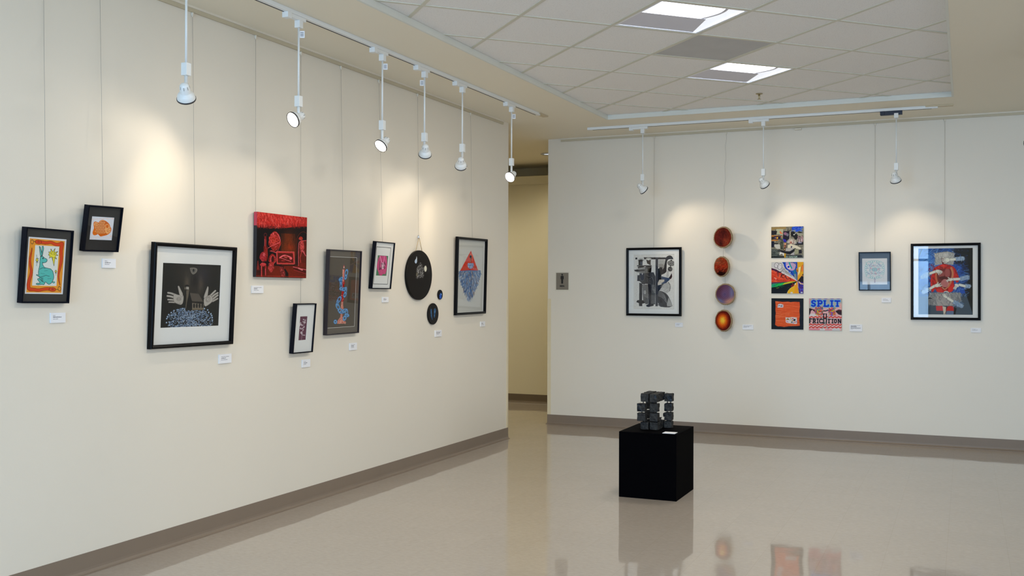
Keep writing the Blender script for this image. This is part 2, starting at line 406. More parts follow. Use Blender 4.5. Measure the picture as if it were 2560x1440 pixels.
# ------------------------------------------------------------ painted and printed works
# each work is drawn with shapes into a grid of colours that becomes the point colours of a fine flat mesh
def homog(src, dst):
    A = []
    for (x, y), (u, v) in zip(src, dst):
        A.append([x, y, 1, 0, 0, 0, -u * x, -u * y, -u]); A.append([0, 0, 0, x, y, 1, -v * x, -v * y, -v])
    return np.linalg.svd(np.array(A, float))[2][-1].reshape(3, 3)
class Art:
    """canvas whose drawing coordinates are those of quad (tl, tr, br, bl); w x h final grid points"""
    def __init__(s, quad, w, h, bg, ss=2):
        s.w, s.h, s.ss = w, h, ss
        u, v = np.meshgrid((np.arange(w * ss) + .5) / (w * ss), (np.arange(h * ss) + .5) / (h * ss))
        H = homog([(0, 0), (1, 0), (1, 1), (0, 1)], quad)
        d = H[2, 0] * u + H[2, 1] * v + H[2, 2]
        s.X = (H[0, 0] * u + H[0, 1] * v + H[0, 2]) / d; s.Y = (H[1, 0] * u + H[1, 1] * v + H[1, 2]) / d
        s.U, s.V = u, v
        s.a = np.ones((h * ss, w * ss, 3)) * np.array(bg, float)
        s.r = random.Random(w * 7 + h); s.clip = None
    def put(s, m, c, al=1.0):
        if s.clip is not None: m = m & s.clip if m.dtype == bool else m * s.clip
        if m.dtype == bool: s.a[m] = s.a[m] * (1 - al) + np.array(c, float) * al
        else: s.a += (np.array(c, float) - s.a) * (m * al)[..., None]
    def inside(s, pts):
        P = np.array(pts, float); m = np.zeros(s.X.shape, bool)
        bb = (s.X >= P[:, 0].min()) & (s.X <= P[:, 0].max()) & (s.Y >= P[:, 1].min()) & (s.Y <= P[:, 1].max())
        x, y = s.X[bb], s.Y[bb]; r = np.zeros(x.shape, bool)
        for (x1, y1), (x2, y2) in zip(P, np.roll(P, -1, 0)):
            if y1 == y2: continue
            r ^= ((y1 > y) != (y2 > y)) & (x < (x2 - x1) * (y - y1) / (y2 - y1) + x1)
        m[bb] = r; return m
    def poly(s, pts, c, al=1.0): s.put(s.inside(pts), c, al); return s
    def polyo(s, pts, c, lw, lc=(25, 25, 30)): s.poly(pts, c); s.line(list(pts) + [pts[0]], lw, lc); return s
    def line(s, pts, wd, c, al=1.0, taper=False):
        n = len(pts)
        if isinstance(wd, (list, tuple)) and len(wd) != n: wd = [float(np.interp(i / (n - 1), np.linspace(0, 1, len(wd)), wd)) for i in range(n)]
        for i in range(n - 1):
            (x1, y1), (x2, y2) = pts[i], pts[i + 1]
            w0 = wd if not isinstance(wd, (list, tuple)) else wd[i]; w1 = wd if not isinstance(wd, (list, tuple)) else wd[i + 1]
            W = max(w0, w1); bb = (s.X > min(x1, x2) - W) & (s.X < max(x1, x2) + W) & (s.Y > min(y1, y2) - W) & (s.Y < max(y1, y2) + W)
            if not bb.any(): continue
            x, y = s.X[bb], s.Y[bb]; dx, dy = x2 - x1, y2 - y1; L2 = dx * dx + dy * dy + 1e-9
            t = np.clip(((x - x1) * dx + (y - y1) * dy) / L2, 0, 1)
            m = np.zeros(s.X.shape, bool); m[bb] = np.hypot(x - x1 - t * dx, y - y1 - t * dy) < (w0 + (w1 - w0) * t) / 2
            s.put(m, c, al)
        return s
    def ell(s, cx, cy, rx, ry, c, rot=0.0, al=1.0, lw=0):
        co, si = math.cos(rot), math.sin(rot); x, y = s.X - cx, s.Y - cy
        q = np.hypot((x * co + y * si) / rx, (-x * si + y * co) / ry)
        s.put((q < 1) if not lw else (np.abs(q - 1) < lw / (rx + ry)), c, al); return s
    def blob(s, cx, cy, rx, ry, c, al=1.0, rot=0.0, p=1.0):
        co, si = math.cos(rot), math.sin(rot); x, y = s.X - cx, s.Y - cy
        q = ((x * co + y * si) / rx) ** 2 + ((-x * si + y * co) / ry) ** 2
        s.put(np.exp(-q ** p), c, al); return s
    def noise(s, amp, sc, region=None, seed=1, ax=1.0):
        rg = np.random.RandomState(seed); h, w = s.X.shape
        gh, gw = max(2, int(h / sc / ax)), max(2, int(w / sc * ax))
        g = rg.rand(gh + 1, gw + 1); yy = np.linspace(0, gh - 1e-4, h); xx = np.linspace(0, gw - 1e-4, w)
        iy, ix = yy.astype(int), xx.astype(int); fy, fx = (yy - iy)[:, None], (xx - ix)[None]
        n = g[iy][:, ix] * (1 - fy) * (1 - fx) + g[iy + 1][:, ix] * fy * (1 - fx) + g[iy][:, ix + 1] * (1 - fy) * fx + g[iy + 1][:, ix + 1] * fy * fx
        k = 1 + (n - .5) * 2 * amp
        if region is not None: k = np.where(region, k, 1)
        s.a *= k[..., None]; return s
    def scatter(s, n, box, cols, ln, wd, ang, jit=.4, al=.8, region=None):
        x0, x1, y0, y1 = box
        for _ in range(n):
            x, y = s.r.uniform(x0, x1), s.r.uniform(y0, y1); a = (ang(x, y) if callable(ang) else ang) + s.r.uniform(-jit, jit)
            l = ln * s.r.uniform(.5, 1.3)
            if region and not region(x, y): continue
            s.line([(x - math.cos(a) * l / 2, y - math.sin(a) * l / 2), (x + math.cos(a) * l / 2, y + math.sin(a) * l / 2)], wd * s.r.uniform(.6, 1.3), s.r.choice(cols), al)
        return s
    def out(s):
        a = np.clip(s.a, 0, 255).reshape(s.h, s.ss, s.w, s.ss, 3).mean((1, 3)) / 255.0
        return np.where(a <= .04045, a / 12.92, ((a + .055) / 1.055) ** 2.4)
def dodgy(pts, k=2):
    """smooth a polyline / outline (Chaikin)"""
    for _ in range(k):
        o = [pts[0]]
        for a, b_ in zip(pts, pts[1:]): o += [(a[0] * .75 + b_[0] * .25, a[1] * .75 + b_[1] * .25), (a[0] * .25 + b_[0] * .75, a[1] * .25 + b_[1] * .75)]
        pts = o + [pts[-1]]
    return pts
def closed(pts, k=2): return dodgy(list(pts) + [pts[0]], k)
ARTM = {}
def art_material(rough):
    if rough in ARTM: return ARTM[rough]
    m = bpy.data.materials.new('artwork_surface'); m.use_nodes = True; t = m.node_tree; b = t.nodes['Principled BSDF']
    at = t.nodes.new('ShaderNodeAttribute'); at.attribute_name = 'Col'; t.links.new(at.outputs['Color'], b.inputs['Base Color'])
    b.inputs['Roughness'].default_value = rough; b.inputs['Specular IOR Level'].default_value = .10 if rough < .5 else .03
    ARTM[rough] = m; return m
def art_mesh(name, art, x0, x1, y0, y1, z, parent, rough=.75, round_=False, wob=None):
    a = art; h, w = a.shape[:2]
    if round_:
        nr, na = h // 2, 150
        rr = (np.arange(nr + 1) / nr)[:, None]; th = (np.arange(na) / na * 2 * PI)[None]
        k = np.array([1.0 if wob is None else 1 + wob(t_) for t_ in th[0]])[None]
        px, py = rr * np.cos(th), rr * np.sin(th)
        xs, ys = (x0 + x1) / 2 + (x1 - x0) / 2 * px * k, (y0 + y1) / 2 + (y1 - y0) / 2 * py * k
        ci = np.clip(((px + 1) / 2 * (w - 1)).round().astype(int), 0, w - 1); ri = np.clip(((1 - py) / 2 * (h - 1)).round().astype(int), 0, h - 1)
        co = np.stack([xs.ravel(), ys.ravel(), np.full(xs.size, z)], 1); cl = a[ri, ci].reshape(-1, 3)
        i, j = np.meshgrid(np.arange(nr), np.arange(na), indexing='ij'); j2 = (j + 1) % na
        fc = np.stack([i * na + j, (i + 1) * na + j, (i + 1) * na + j2, i * na + j2], -1).reshape(-1, 4)
    else:
        xs, ys = np.meshgrid(np.linspace(x0, x1, w), np.linspace(y1, y0, h))
        co = np.stack([xs.ravel(), ys.ravel(), np.full(xs.size, z)], 1); cl = a.reshape(-1, 3)
        i, j = np.meshgrid(np.arange(h - 1), np.arange(w - 1), indexing='ij')
        fc = np.stack([(i + 1) * w + j, (i + 1) * w + j + 1, i * w + j + 1, i * w + j], -1).reshape(-1, 4)
    me = bpy.data.meshes.new(name); me.vertices.add(len(co)); me.vertices.foreach_set('co', co.astype(np.float32).ravel())
    me.loops.add(fc.size); me.loops.foreach_set('vertex_index', fc.astype(np.int32).ravel())
    me.polygons.add(len(fc)); me.polygons.foreach_set('loop_start', (np.arange(len(fc)) * 4).astype(np.int32)); me.polygons.foreach_set('loop_total', np.full(len(fc), 4, np.int32))
    me.update(calc_edges=True)
    ca = me.color_attributes.new('Col', 'FLOAT_COLOR', 'POINT'); ca.data.foreach_set('color', np.concatenate([cl, np.ones((len(cl), 1))], 1).astype(np.float32).ravel())
    me.materials.append(art_material(rough)); o = bpy.data.objects.new(name, me); COL.objects.link(o); o.parent = parent
    return o
ART = {}
K = (28, 30, 32)
# --- rabbit and snakes
A = Art([(240, 245), (888, 288), (818, 1232), (165, 1225)], 200, 240, (232, 232, 236))
OR = [(262, 275), (858, 318), (790, 1207), (193, 1198)]
A.poly(OR, (244, 160, 48)); A.scatter(260, (195, 850, 280, 1200), [(250, 178, 60), (236, 140, 36)], 60, 4, 1.5, .4, .5)
A.poly([(240, 245), (888, 288), (818, 1232), (165, 1225), (165, 1200), (193, 1198), (790, 1207), (858, 318), (262, 275), (193, 1198), (165, 1200)], (232, 232, 236))
A.poly([(352, 390), (762, 412), (708, 1090), (292, 1082)], (232, 234, 228))
def snake(pts, wds):
    p = dodgy(pts, 2); n = len(p); ww = [float(np.interp(i / (n - 1), np.linspace(0, 1, len(wds)), wds)) for i in range(n)]
    A.line(p, [q + 9 for q in ww], (60, 22, 10)); A.line(p, ww, (224, 72, 24))
snake([(395, 335), (470, 340), (540, 355), (620, 335), (700, 380), (760, 380), (820, 345), (800, 430), (790, 500), (800, 640), (770, 780), (745, 880), (748, 980), (770, 1070)], [50, 50, 46, 44, 46, 52, 50, 54, 50, 42, 32, 22, 12, 2])
A.ell(405, 337, 58, 38, (60, 22, 10), .1).ell(405, 337, 53, 33, (224, 72, 24), .1).ell(410, 335, 13, 9, K, lw=5).line([(325, 325), (355, 330)], 7, K).ell(300, 335, 24, 34, K, lw=7)
snake([(650, 1150), (560, 1135), (480, 1145), (400, 1165), (320, 1150), (240, 1150), (225, 1080), (240, 1000), (275, 900), (285, 830), (265, 740), (258, 640), (275, 560), (290, 490), (296, 440)], [46, 48, 44, 46, 50, 56, 52, 48, 42, 38, 32, 26, 20, 10, 2])
A.ell(640, 1148, 60, 37, (60, 22, 10), .05).ell(640, 1148, 55, 32, (224, 72, 24), .05).ell(642, 1145, 13, 9, K, lw=5).line([(705, 1147), (740, 1150)], 7, K).ell(760, 1135, 24, 38, K, lw=7)
TQ = (94, 196, 188)
A.polyo(closed([(455, 580), (480, 580), (510, 612), (555, 630), (550, 670), (515, 690), (480, 692), (470, 705), (495, 760), (520, 775), (640, 800), (672, 930), (640, 1020), (590, 1065), (555, 1050), (520, 1010), (500, 1070), (460, 1060), (390, 1070), (358, 1058), (370, 1040), (440, 1040), (400, 1000), (380, 965), (420, 960), (425, 930), (365, 905), (370, 890), (410, 905), (400, 870), (405, 820), (425, 740), (430, 640), (440, 590)], 1), TQ, 7, K)
A.polyo([(440, 590), (420, 410), (440, 420), (470, 560)], TQ, 7, K).polyo([(462, 560), (470, 410), (490, 408), (496, 450), (470, 580)], TQ, 7, K)
A.line([(425, 800), (480, 775), (520, 790)], 6, K).line([(405, 930), (440, 935), (490, 920), (530, 905), (590, 922)], 6, K).line([(420, 970), (480, 1015), (500, 1030)], 6, K)
for q in range(7): A.line([(438 + q * 2, 945 + q * 11), (482, 950 + q * 11)], 4, K)
A.ell(483, 617, 12, 9, K).line([(470, 600), (500, 606)], 4, K).line([(480, 690), (470, 680)], 6, K).line([(505, 830), (560, 822)], 4, (40, 90, 90)).line([(440, 870), (510, 885)], 4, (40, 90, 90)).line([(560, 965), (620, 962)], 4, (40, 90, 90)).ell(662, 1025, 20, 14, TQ).ell(662, 1025, 20, 14, K, lw=5)
def starb(cx, cy, R, r, n, sx=1.0, rot=0.0, lw=6):
    p = []
    for k in range(2 * n):
        rad = (R if k % 2 == 0 else r) * (1 + .18 * math.sin(k * 3.7)); a = rot + PI * k / n; p.append((cx + rad * math.cos(a) * sx, cy + rad * math.sin(a)))
    A.polyo(p, (240, 226, 66), lw, K)
starb(650, 545, 92, 50, 9, 1.0, .2); A.polyo([(640, 600), (668, 745), (690, 605)], (240, 226, 66), 5, K).poly([(625, 500), (690, 520), (690, 600), (640, 600)], (240, 226, 66)).ell(650, 535, 35, 14, K, .2, lw=5)
starb(382, 645, 48, 22, 7, .55, .3, 5); A.line([(378, 690), (370, 745)], 5, K).line([(372, 555), (380, 600)], 5, K)
starb(700, 840, 34, 15, 6, .6, .1, 5); A.line([(700, 870), (700, 905)], 4, K)
ART['rabbit'] = A.out()
# --- orange fish
A = Art([(415, 390), (980, 440), (910, 1030), (343, 995)], 150, 150, (228, 230, 238))
A.scatter(50, (380, 960, 450, 480), [(250, 200, 180)], 40, 5, .05, .1, .6).scatter(50, (380, 900, 900, 975), [(250, 205, 185)], 50, 5, .05, .1, .6)
FO, FL, FD = (236, 122, 34), (248, 178, 110), (190, 78, 20)
body = closed([(585, 560), (620, 510), (690, 488), (770, 530), (850, 600), (875, 690), (898, 710), (895, 790), (850, 850), (780, 890), (690, 905), (625, 925), (580, 870), (548, 850), (520, 880), (450, 885), (425, 830), (440, 770), (470, 700), (450, 600), (465, 540), (510, 530), (560, 560)], 2)
A.poly(body, FO); A.clip = A.inside(body)
for r_ in range(9):
    for c_ in range(8):
        x, y = 500 + c_ * 42 + (r_ % 2) * 21, 520 + r_ * 44
        A.ell(x, y, 17, 22, FL if (x < 740 and y < 860) else FO, .1).ell(x, y, 20, 24, FD, .1, lw=7)
A.poly([(600, 560), (640, 505), (700, 495), (770, 535), (690, 520), (640, 545)], FL).line(dodgy([(605, 570), (650, 530), (700, 520), (780, 560)]), 8, FD)
A.poly(closed([(755, 620), (800, 590), (850, 640), (875, 720), (890, 780), (840, 850), (780, 860), (740, 800), (745, 700)]), FL).ell(798, 662, 34, 42, FO).ell(798, 662, 12, 14, FD).ell(798, 662, 34, 42, FD, lw=5).line([(790, 780), (845, 825)], 8, FD).line([(820, 775), (880, 770)], 8, FD).line([(800, 800), (790, 770), (840, 720), (890, 700)], 7, FD)
A.poly(closed([(455, 600), (480, 545), (530, 550), (560, 600), (540, 650), (490, 660)]), FL); A.line([(470, 570), (540, 600), (480, 625), (540, 650)], 8, FD)
A.poly(closed([(430, 830), (460, 780), (520, 800), (530, 860), (470, 880)]), FO).line([(450, 820), (510, 845)], 8, FD)
A.clip = None; A.line(body, 9, (222, 100, 26)); ART['fish'] = A.out()
# --- open hands over dots
A = Art([(158, 90), (1308, 142), (1265, 1352), (107, 1392)], 230, 200, (27, 26, 23))
A.blob(700, 300, 330, 240, (52, 47, 42), .8).blob(950, 350, 150, 200, (44, 42, 52), .7)
A.blob(640, 500, 60, 150, (92, 80, 68), .8).blob(900, 540, 60, 170, (88, 76, 66), .8).blob(790, 470, 70, 170, (28, 26, 26), 1).blob(770, 640, 170, 90, (60, 52, 46), .5)
A.scatter(120, (560, 960, 170, 720), [(80, 72, 62), (30, 28, 26)], 60, 5, 1.5, .25, .35)
A.poly(closed([(690, 195), (770, 185), (845, 210), (830, 280), (760, 335), (715, 290)], 2), (128, 122, 112)).poly(closed([(705, 210), (770, 200), (825, 222), (810, 280), (760, 315), (722, 275)], 2), (96, 92, 86)).ell(765, 245, 17, 30, K).ell(765, 245, 36, 42, (140, 134, 124), lw=4)
HS, HD = (172, 166, 158), (96, 90, 84)
def hand(fing, palm, thumb):
    for f_, wd_ in fing: A.line(dodgy(f_), [wd_ * (.75 + .25 * (1 - i / 9)) for i in range(len(dodgy(f_)))], HD).line(dodgy(f_), wd_ * .78, HS)
    A.poly(closed(palm), HS).line(closed(palm), 5, HD)
    A.poly(closed(thumb, 1), HS).line(closed(thumb, 1), 4, HD)
hand([([(400, 730), (330, 700), (262, 688)], 44), ([(390, 785), (320, 762), (248, 752)], 46), ([(390, 835), (320, 828), (262, 824)], 40), ([(400, 880), (330, 876), (282, 876)], 34)],
     [(380, 700), (480, 740), (560, 720), (575, 800), (545, 940), (440, 910), (370, 870), (365, 760)], [(452, 560), (475, 545), (520, 640), (560, 720), (540, 790), (490, 740), (470, 650)])
hand([([(1110, 740), (1160, 690), (1200, 652)], 42), ([(1140, 770), (1190, 725), (1248, 695)], 42), ([(1150, 820), (1205, 775), (1250, 740)], 42), ([(1150, 860), (1200, 835), (1245, 808)], 38)],
     [(985, 780), (1050, 750), (1110, 730), (1150, 800), (1155, 860), (1060, 940), (985, 975), (965, 850)], [(1045, 560), (1068, 580), (1055, 700), (1045, 760), (990, 800), (965, 790), (1000, 680)])
A.ell(475, 815, 42, 36, HD, lw=6).ell(475, 815, 30, 14, HD).ell(475, 815, 18, 7, (190, 184, 176)).ell(1055, 820, 42, 56, HD, .3, lw=6).ell(1050, 820, 20, 38, HD, .4, lw=6).line([(440, 890), (520, 905)], 3, HD).line([(500, 880), (480, 930)], 3, HD)
A.poly([(665, 735), (690, 690), (870, 712), (960, 870), (745, 862)], (84, 76, 68)).poly([(735, 862), (975, 885), (970, 918), (740, 890)], (24, 22, 20)).poly([(740, 890), (970, 918), (968, 1032), (740, 1030)], (110, 100, 88))
for k in range(4): A.ell(778 + k * 55, 950, 18, 46, (30, 28, 26))
A.poly([(740, 1000), (968, 1008), (968, 1032), (740, 1030)], (120, 106, 86)).poly([(590, 640), (670, 600), (735, 860), (735, 1030), (640, 1040), (605, 1000)], (22, 21, 20)).poly([(622, 640), (680, 630), (668, 740), (640, 860), (622, 1000), (606, 1000), (622, 850)], (98, 88, 74))
A.poly([(622, 570), (672, 570), (672, 628), (622, 620)], (176, 170, 160)).line([(648, 575), (648, 625)], 5, K).poly([(585, 545), (640, 525), (690, 550), (680, 572), (600, 568)], (18, 17, 16)).ell(598, 600, 9, 22, (120, 112, 100))
rg = random.Random(3); BL = [(150, 174, 204), (126, 152, 186), (186, 204, 224), (100, 126, 162)]
for _ in range(1150):
    x = rg.gauss(700, 250); y = rg.uniform(1000, 1390)
    if ((x - 690) / 470) ** 2 + ((y - 1240) / 260) ** 2 > 1 or x < 215 or x > 1155 or (y < 1045 and 600 < x < 975): continue
    q = rg.uniform(8, 13); A.ell(x, y, q, q, (20, 24, 34)); A.ell(x, y, q * .78, q * .8, rg.choice(BL))
for (x, y) in [(275, 1125), (250, 1165), (235, 1205), (325, 1085), (380, 1045), (455, 1030), (550, 1005), (590, 1030), (285, 1275), (232, 1285), (290, 1340), (1115, 1110), (1130, 1145), (1140, 1190), (1145, 1240), (1110, 1330), (985, 1008), (1050, 1035), (335, 1140), (1070, 1080), (410, 1130), (360, 1260)]:
    A.ell(x, y, 14, 15, (170, 190, 214)).ell(x, y, 15, 16, (40, 50, 66), lw=4)
ART['hands'] = A.out()
# --- red still life canvas
A = Art([(80, 68), (1052, 187), (1040, 1362), (62, 1332)], 260, 260, (14, 9, 12))
RD, RL, RP = (150, 34, 22), (206, 62, 58), (224, 96, 104)
A.poly([(60, 1120), (1060, 1120), (1060, 1380), (50, 1340)], (92, 26, 12)).blob(640, 1250, 420, 130, (120, 34, 14), .8).blob(140, 1200, 120, 130, (40, 12, 12), .9)
A.poly([(545, 490), (820, 505), (830, 900), (800, 1100), (560, 1100), (550, 700)], (88, 36, 12)).blob(700, 720, 170, 260, (112, 44, 14), .8).blob(740, 760, 80, 60, (160, 44, 12), .6).blob(560, 560, 60, 200, (20, 10, 10), .6).blob(800, 560, 40, 200, (30, 14, 8), .6)
A.scatter(90, (560, 820, 520, 840), [(70, 28, 10), (130, 50, 18)], 60, 7, 1.57, .1, .4)
top = [(70, 60), (1060, 185), (1055, 365), (900, 360), (640, 385), (400, 350), (240, 320), (70, 315)]
A.poly(top, (186, 40, 32)); A.scatter(1100, (70, 1060, 70, 390), [(214, 60, 50), (160, 28, 24), (226, 90, 84), (196, 44, 40), (150, 24, 20)], 55, 9, 1.45, .3, .8, lambda x, y: y > 62 + (x - 70) * .125 and y < 335 + 40 * math.sin(x / 240) and True)
A.scatter(160, (90, 1040, 320, 385), [(150, 30, 26), (90, 16, 16)], 40, 8, 1.5, .2, .6)
def rough(cx, cy, rx, ry, c, n=60, cols=(RD, RL, (120, 24, 16), RP), ln=26, w_=7):
    A.poly([(cx + rx * math.cos(q) * (1 + .1 * math.sin(q * 5)), cy + ry * math.sin(q) * (1 + .08 * math.cos(q * 4))) for q in [2 * PI * k / 26 for k in range(26)]], c)
    A.scatter(n, (cx - rx, cx + rx, cy - ry, cy + ry), list(cols), ln, w_, lambda x, y: math.atan2(y - cy, x - cx) + 1.4, .4, .75, lambda x, y: ((x - cx) / rx) ** 2 + ((y - cy) / ry) ** 2 < .95)
# candlestick bottle at left
A.ell(243, 520, 26, 34, (96, 30, 34), lw=9).line([(242, 560), (242, 740)], 38, (112, 26, 24)).line([(228, 600), (228, 730)], 6, RP).line([(256, 600), (256, 730)], 5, RL)
A.poly(closed([(210, 740), (270, 740), (295, 900), (285, 1000), (240, 1040), (215, 900)]), (128, 26, 20)); A.scatter(40, (215, 285, 750, 1010), [RL, (90, 18, 14)], 50, 6, 1.5, .2, .7)
rough(195, 940, 62, 88, (150, 34, 44), 40); A.ell(215, 895, 22, 34, (206, 92, 100), al=.8)
rough(425, 640, 118, 180, (138, 30, 20), 150); rough(400, 640, 44, 62, (170, 46, 26), 40)
for k in range(9): A.ell(400 + 66 * math.cos(k * .7), 620 + 80 * math.sin(k * .7), 26, 22, RL, k * .7, lw=8)
A.line(dodgy([(300, 770), (380, 720), (470, 690), (540, 650), (520, 560), (450, 465)]), 9, RP).line(dodgy([(330, 830), (380, 815), (460, 870), (500, 790), (535, 700)]), 8, RL).line([(345, 830), (460, 868)], 7, RP).line([(395, 480), (400, 510)], 16, RP).line([(320, 560), (330, 600)], 16, RL)
rough(380, 990, 72, 100, (140, 30, 26), 80); A.ell(385, 990, 28, 60, (60, 12, 10)).line(dodgy([(360, 930), (345, 1000), (360, 1060)]), 9, RP)
rough(355, 1140, 55, 100, (150, 42, 38), 70); rough(200, 1090, 60, 34, (186, 48, 52), 30)
A.line([(172, 1100), (172, 1330)], 26, (150, 34, 28)).line([(165, 1100), (165, 1310)], 7, RP).line([(248, 1120), (248, 1300)], 24, (150, 34, 34)).line([(244, 1170), (246, 1290)], 7, RP).poly([(95, 1010), (130, 1150), (140, 1200), (75, 1200)], (96, 26, 24)).line([(100, 1020), (100, 1180)], 5, RL)
# framed bird skeleton
A.poly([(458, 840), (480, 832), (800, 850), (815, 1085), (470, 1080)], (178, 48, 46)).poly([(480, 862), (780, 872), (795, 1065), (482, 1062)], (86, 20, 12)).line([(458, 840), (800, 850), (815, 1085), (470, 1080), (458, 840)], 10, (206, 80, 80)).line([(480, 862), (780, 872), (795, 1065), (482, 1062), (480, 862)], 5, RL)
A.line(dodgy([(525, 960), (600, 910), (680, 930), (740, 960)]), 26, RP).ell(738, 975, 26, 24, RP).line([(530, 960), (650, 1005), (700, 1020), (740, 1035)], 10, RP).line([(560, 1015), (620, 1020), (560, 1020)], 9, RL).ell(640, 945, 40, 26, (150, 60, 50)).line([(600, 925), (660, 975)], 5, RP)
for k in range(5): A.line([(600 + k * 22, 930), (606 + k * 22, 962)], 4, (110, 20, 14))
# bell jar
A.line(dodgy([(840, 1120), (840, 700), (860, 560), (930, 470), (1000, 460), (1045, 500)]), 8, (96, 34, 16)).poly([(880, 1130), (905, 640), (1040, 625), (1035, 1150)], (96, 26, 14)).line(dodgy([(885, 1120), (885, 720), (910, 640), (1035, 630)]), 11, RP, .9)
rough(930, 590, 40, 34, (170, 44, 26), 20); rough(955, 740, 40, 110, (196, 70, 66), 50); A.line([(950, 840), (920, 960), (930, 1060)], 10, RL).line([(960, 820), (1030, 930)], 12, RP).line([(990, 830), (1010, 900)], 8, RP)
for k in range(5): A.line([(880, 1060 + k * 18), (1020, 1072 + k * 18)], 5, (150, 40, 30))
A.poly([(780, 1130), (1045, 1185), (1040, 1290), (800, 1210)], (80, 20, 12)).line([(785, 1140), (1045, 1200)], 12, RP).line([(890, 1165), (960, 1200)], 26, (214, 110, 110)).line([(800, 1200), (1035, 1275)], 6, RL)
A.poly([(515, 1120), (600, 1130), (690, 1260), (695, 1345), (545, 1340)], (20, 12, 12)).poly([(515, 1130), (575, 1140), (630, 1240), (632, 1330), (550, 1330)], (120, 40, 36)); A.scatter(50, (530, 620, 1150, 1330), [RP, RD, (60, 20, 20)], 26, 6, 1.2, .8, .8)
A.line([(60, 1308), (1040, 1335)], 6, (196, 60, 44)); A.noise(.10, 5, seed=4); ART['redcanvas'] = A.out()
# --- white flowers on plum
A = Art([(265, 370), (408, 362), (375, 833), (232, 845)], 60, 110, (98, 52, 72), ss=3)
Wf = (222, 212, 216)
A.line(dodgy([(295, 835), (305, 740), (310, 680), (325, 600), (340, 520), (355, 440)]), 6, (180, 158, 168)).line([(308, 742), (355, 735)], 6, Wf)
for (x, y, rx, ry, ro) in [(335, 430, 14, 12, 0), (368, 440, 12, 11, 0), (328, 475, 16, 11, .4), (350, 490, 12, 22, .2), (368, 480, 6, 26, -.2), (272, 510, 12, 26, .3), (285, 530, 22, 14, .2), (305, 545, 16, 12, -.4), (262, 550, 8, 20, .3), (278, 608, 22, 14, .8), (315, 605, 20, 9, -1.0), (345, 578, 9, 20, .5), (290, 690, 18, 22, .3), (302, 710, 14, 20, -.3), (345, 740, 20, 10, .1), (325, 640, 8, 20, .6)]:
    A.ell(x, y, rx, ry, Wf, ro).ell(x, y, rx * .5, ry * .5, (150, 118, 134), ro)
A.noise(.07, 4, seed=2); ART['flower'] = A.out()
# --- candlestick and blue chain
A = Art([(165, 160), (595, 182), (552, 1262), (125, 1285)], 150, 230, (84, 76, 66))
A.noise(.03, 3, seed=8)
cs = [(392, 368, 15), (388, 560, 14), (385, 575, 24), (384, 595, 26), (382, 610, 16), (380, 660, 14), (376, 700, 16), (374, 760, 18), (372, 800, 26), (371, 840, 24), (368, 870, 14), (365, 930, 16), (362, 985, 26), (358, 1010, 20), (356, 1060, 13), (354, 1110, 16), (352, 1140, 36), (352, 1175, 62), (352, 1200, 76), (352, 1215, 68)]
for (x, y, r_), (x2, y2, r2) in zip(cs, cs[1:]):
    A.poly([(x - r_, y), (x + r_, y), (x2 + r2, y2), (x2 - r2, y2)], (206, 92, 76) if y < 560 else ((176, 40, 34) if y < 870 else (204, 130, 112)))
A.line([(385, 375), (380, 555)], 10, (240, 196, 180)).scatter(240, (275, 430, 560, 1220), [(240, 206, 190), (150, 30, 26), (224, 120, 100)], 12, 6, .8, 1.5, .8, lambda x, y: abs(x - 368) < float(np.interp(y, [c[1] for c in cs], [c[2] for c in cs])) - 3)
A.poly([(395, 295), (405, 330), (398, 362), (388, 362), (384, 330)], (206, 80, 70)).poly([(395, 315), (401, 340), (396, 356), (390, 340)], (250, 236, 226)).line([(394, 350), (394, 370)], 5, K)
CB, CL_, CD = (74, 134, 190), (150, 200, 236), (36, 70, 116)
for (x, y, rx, ry, ro) in [(432, 425, 20, 48, .2), (422, 490, 14, 30, .25), (350, 520, 20, 30, .9), (345, 560, 14, 42, 0), (350, 620, 15, 44, 0), (360, 675, 26, 20, .3), (395, 680, 30, 20, -.2), (422, 700, 14, 44, .1), (410, 765, 16, 34, .3), (320, 840, 22, 44, .5), (295, 890, 14, 44, .1), (300, 950, 22, 44, -.4), (335, 1010, 28, 24, .4), (370, 1035, 44, 18, -.1), (405, 1015, 34, 22, -.5), (435, 1040, 18, 44, .0), (440, 1085, 26, 20, .3), (405, 1130, 20, 30, .3), (262, 1185, 18, 22, 0)]:
    A.ell(x, y, rx, ry, CD, ro, lw=27).ell(x, y, rx, ry, CB, ro, lw=21).ell(x - 2, y - 2, rx, ry, CL_, ro, lw=5)
A.scatter(90, (370, 385, 375, 550), [(226, 140, 120)], 10, 4, 1.5, .3, .7); ART['candle'] = A.out()
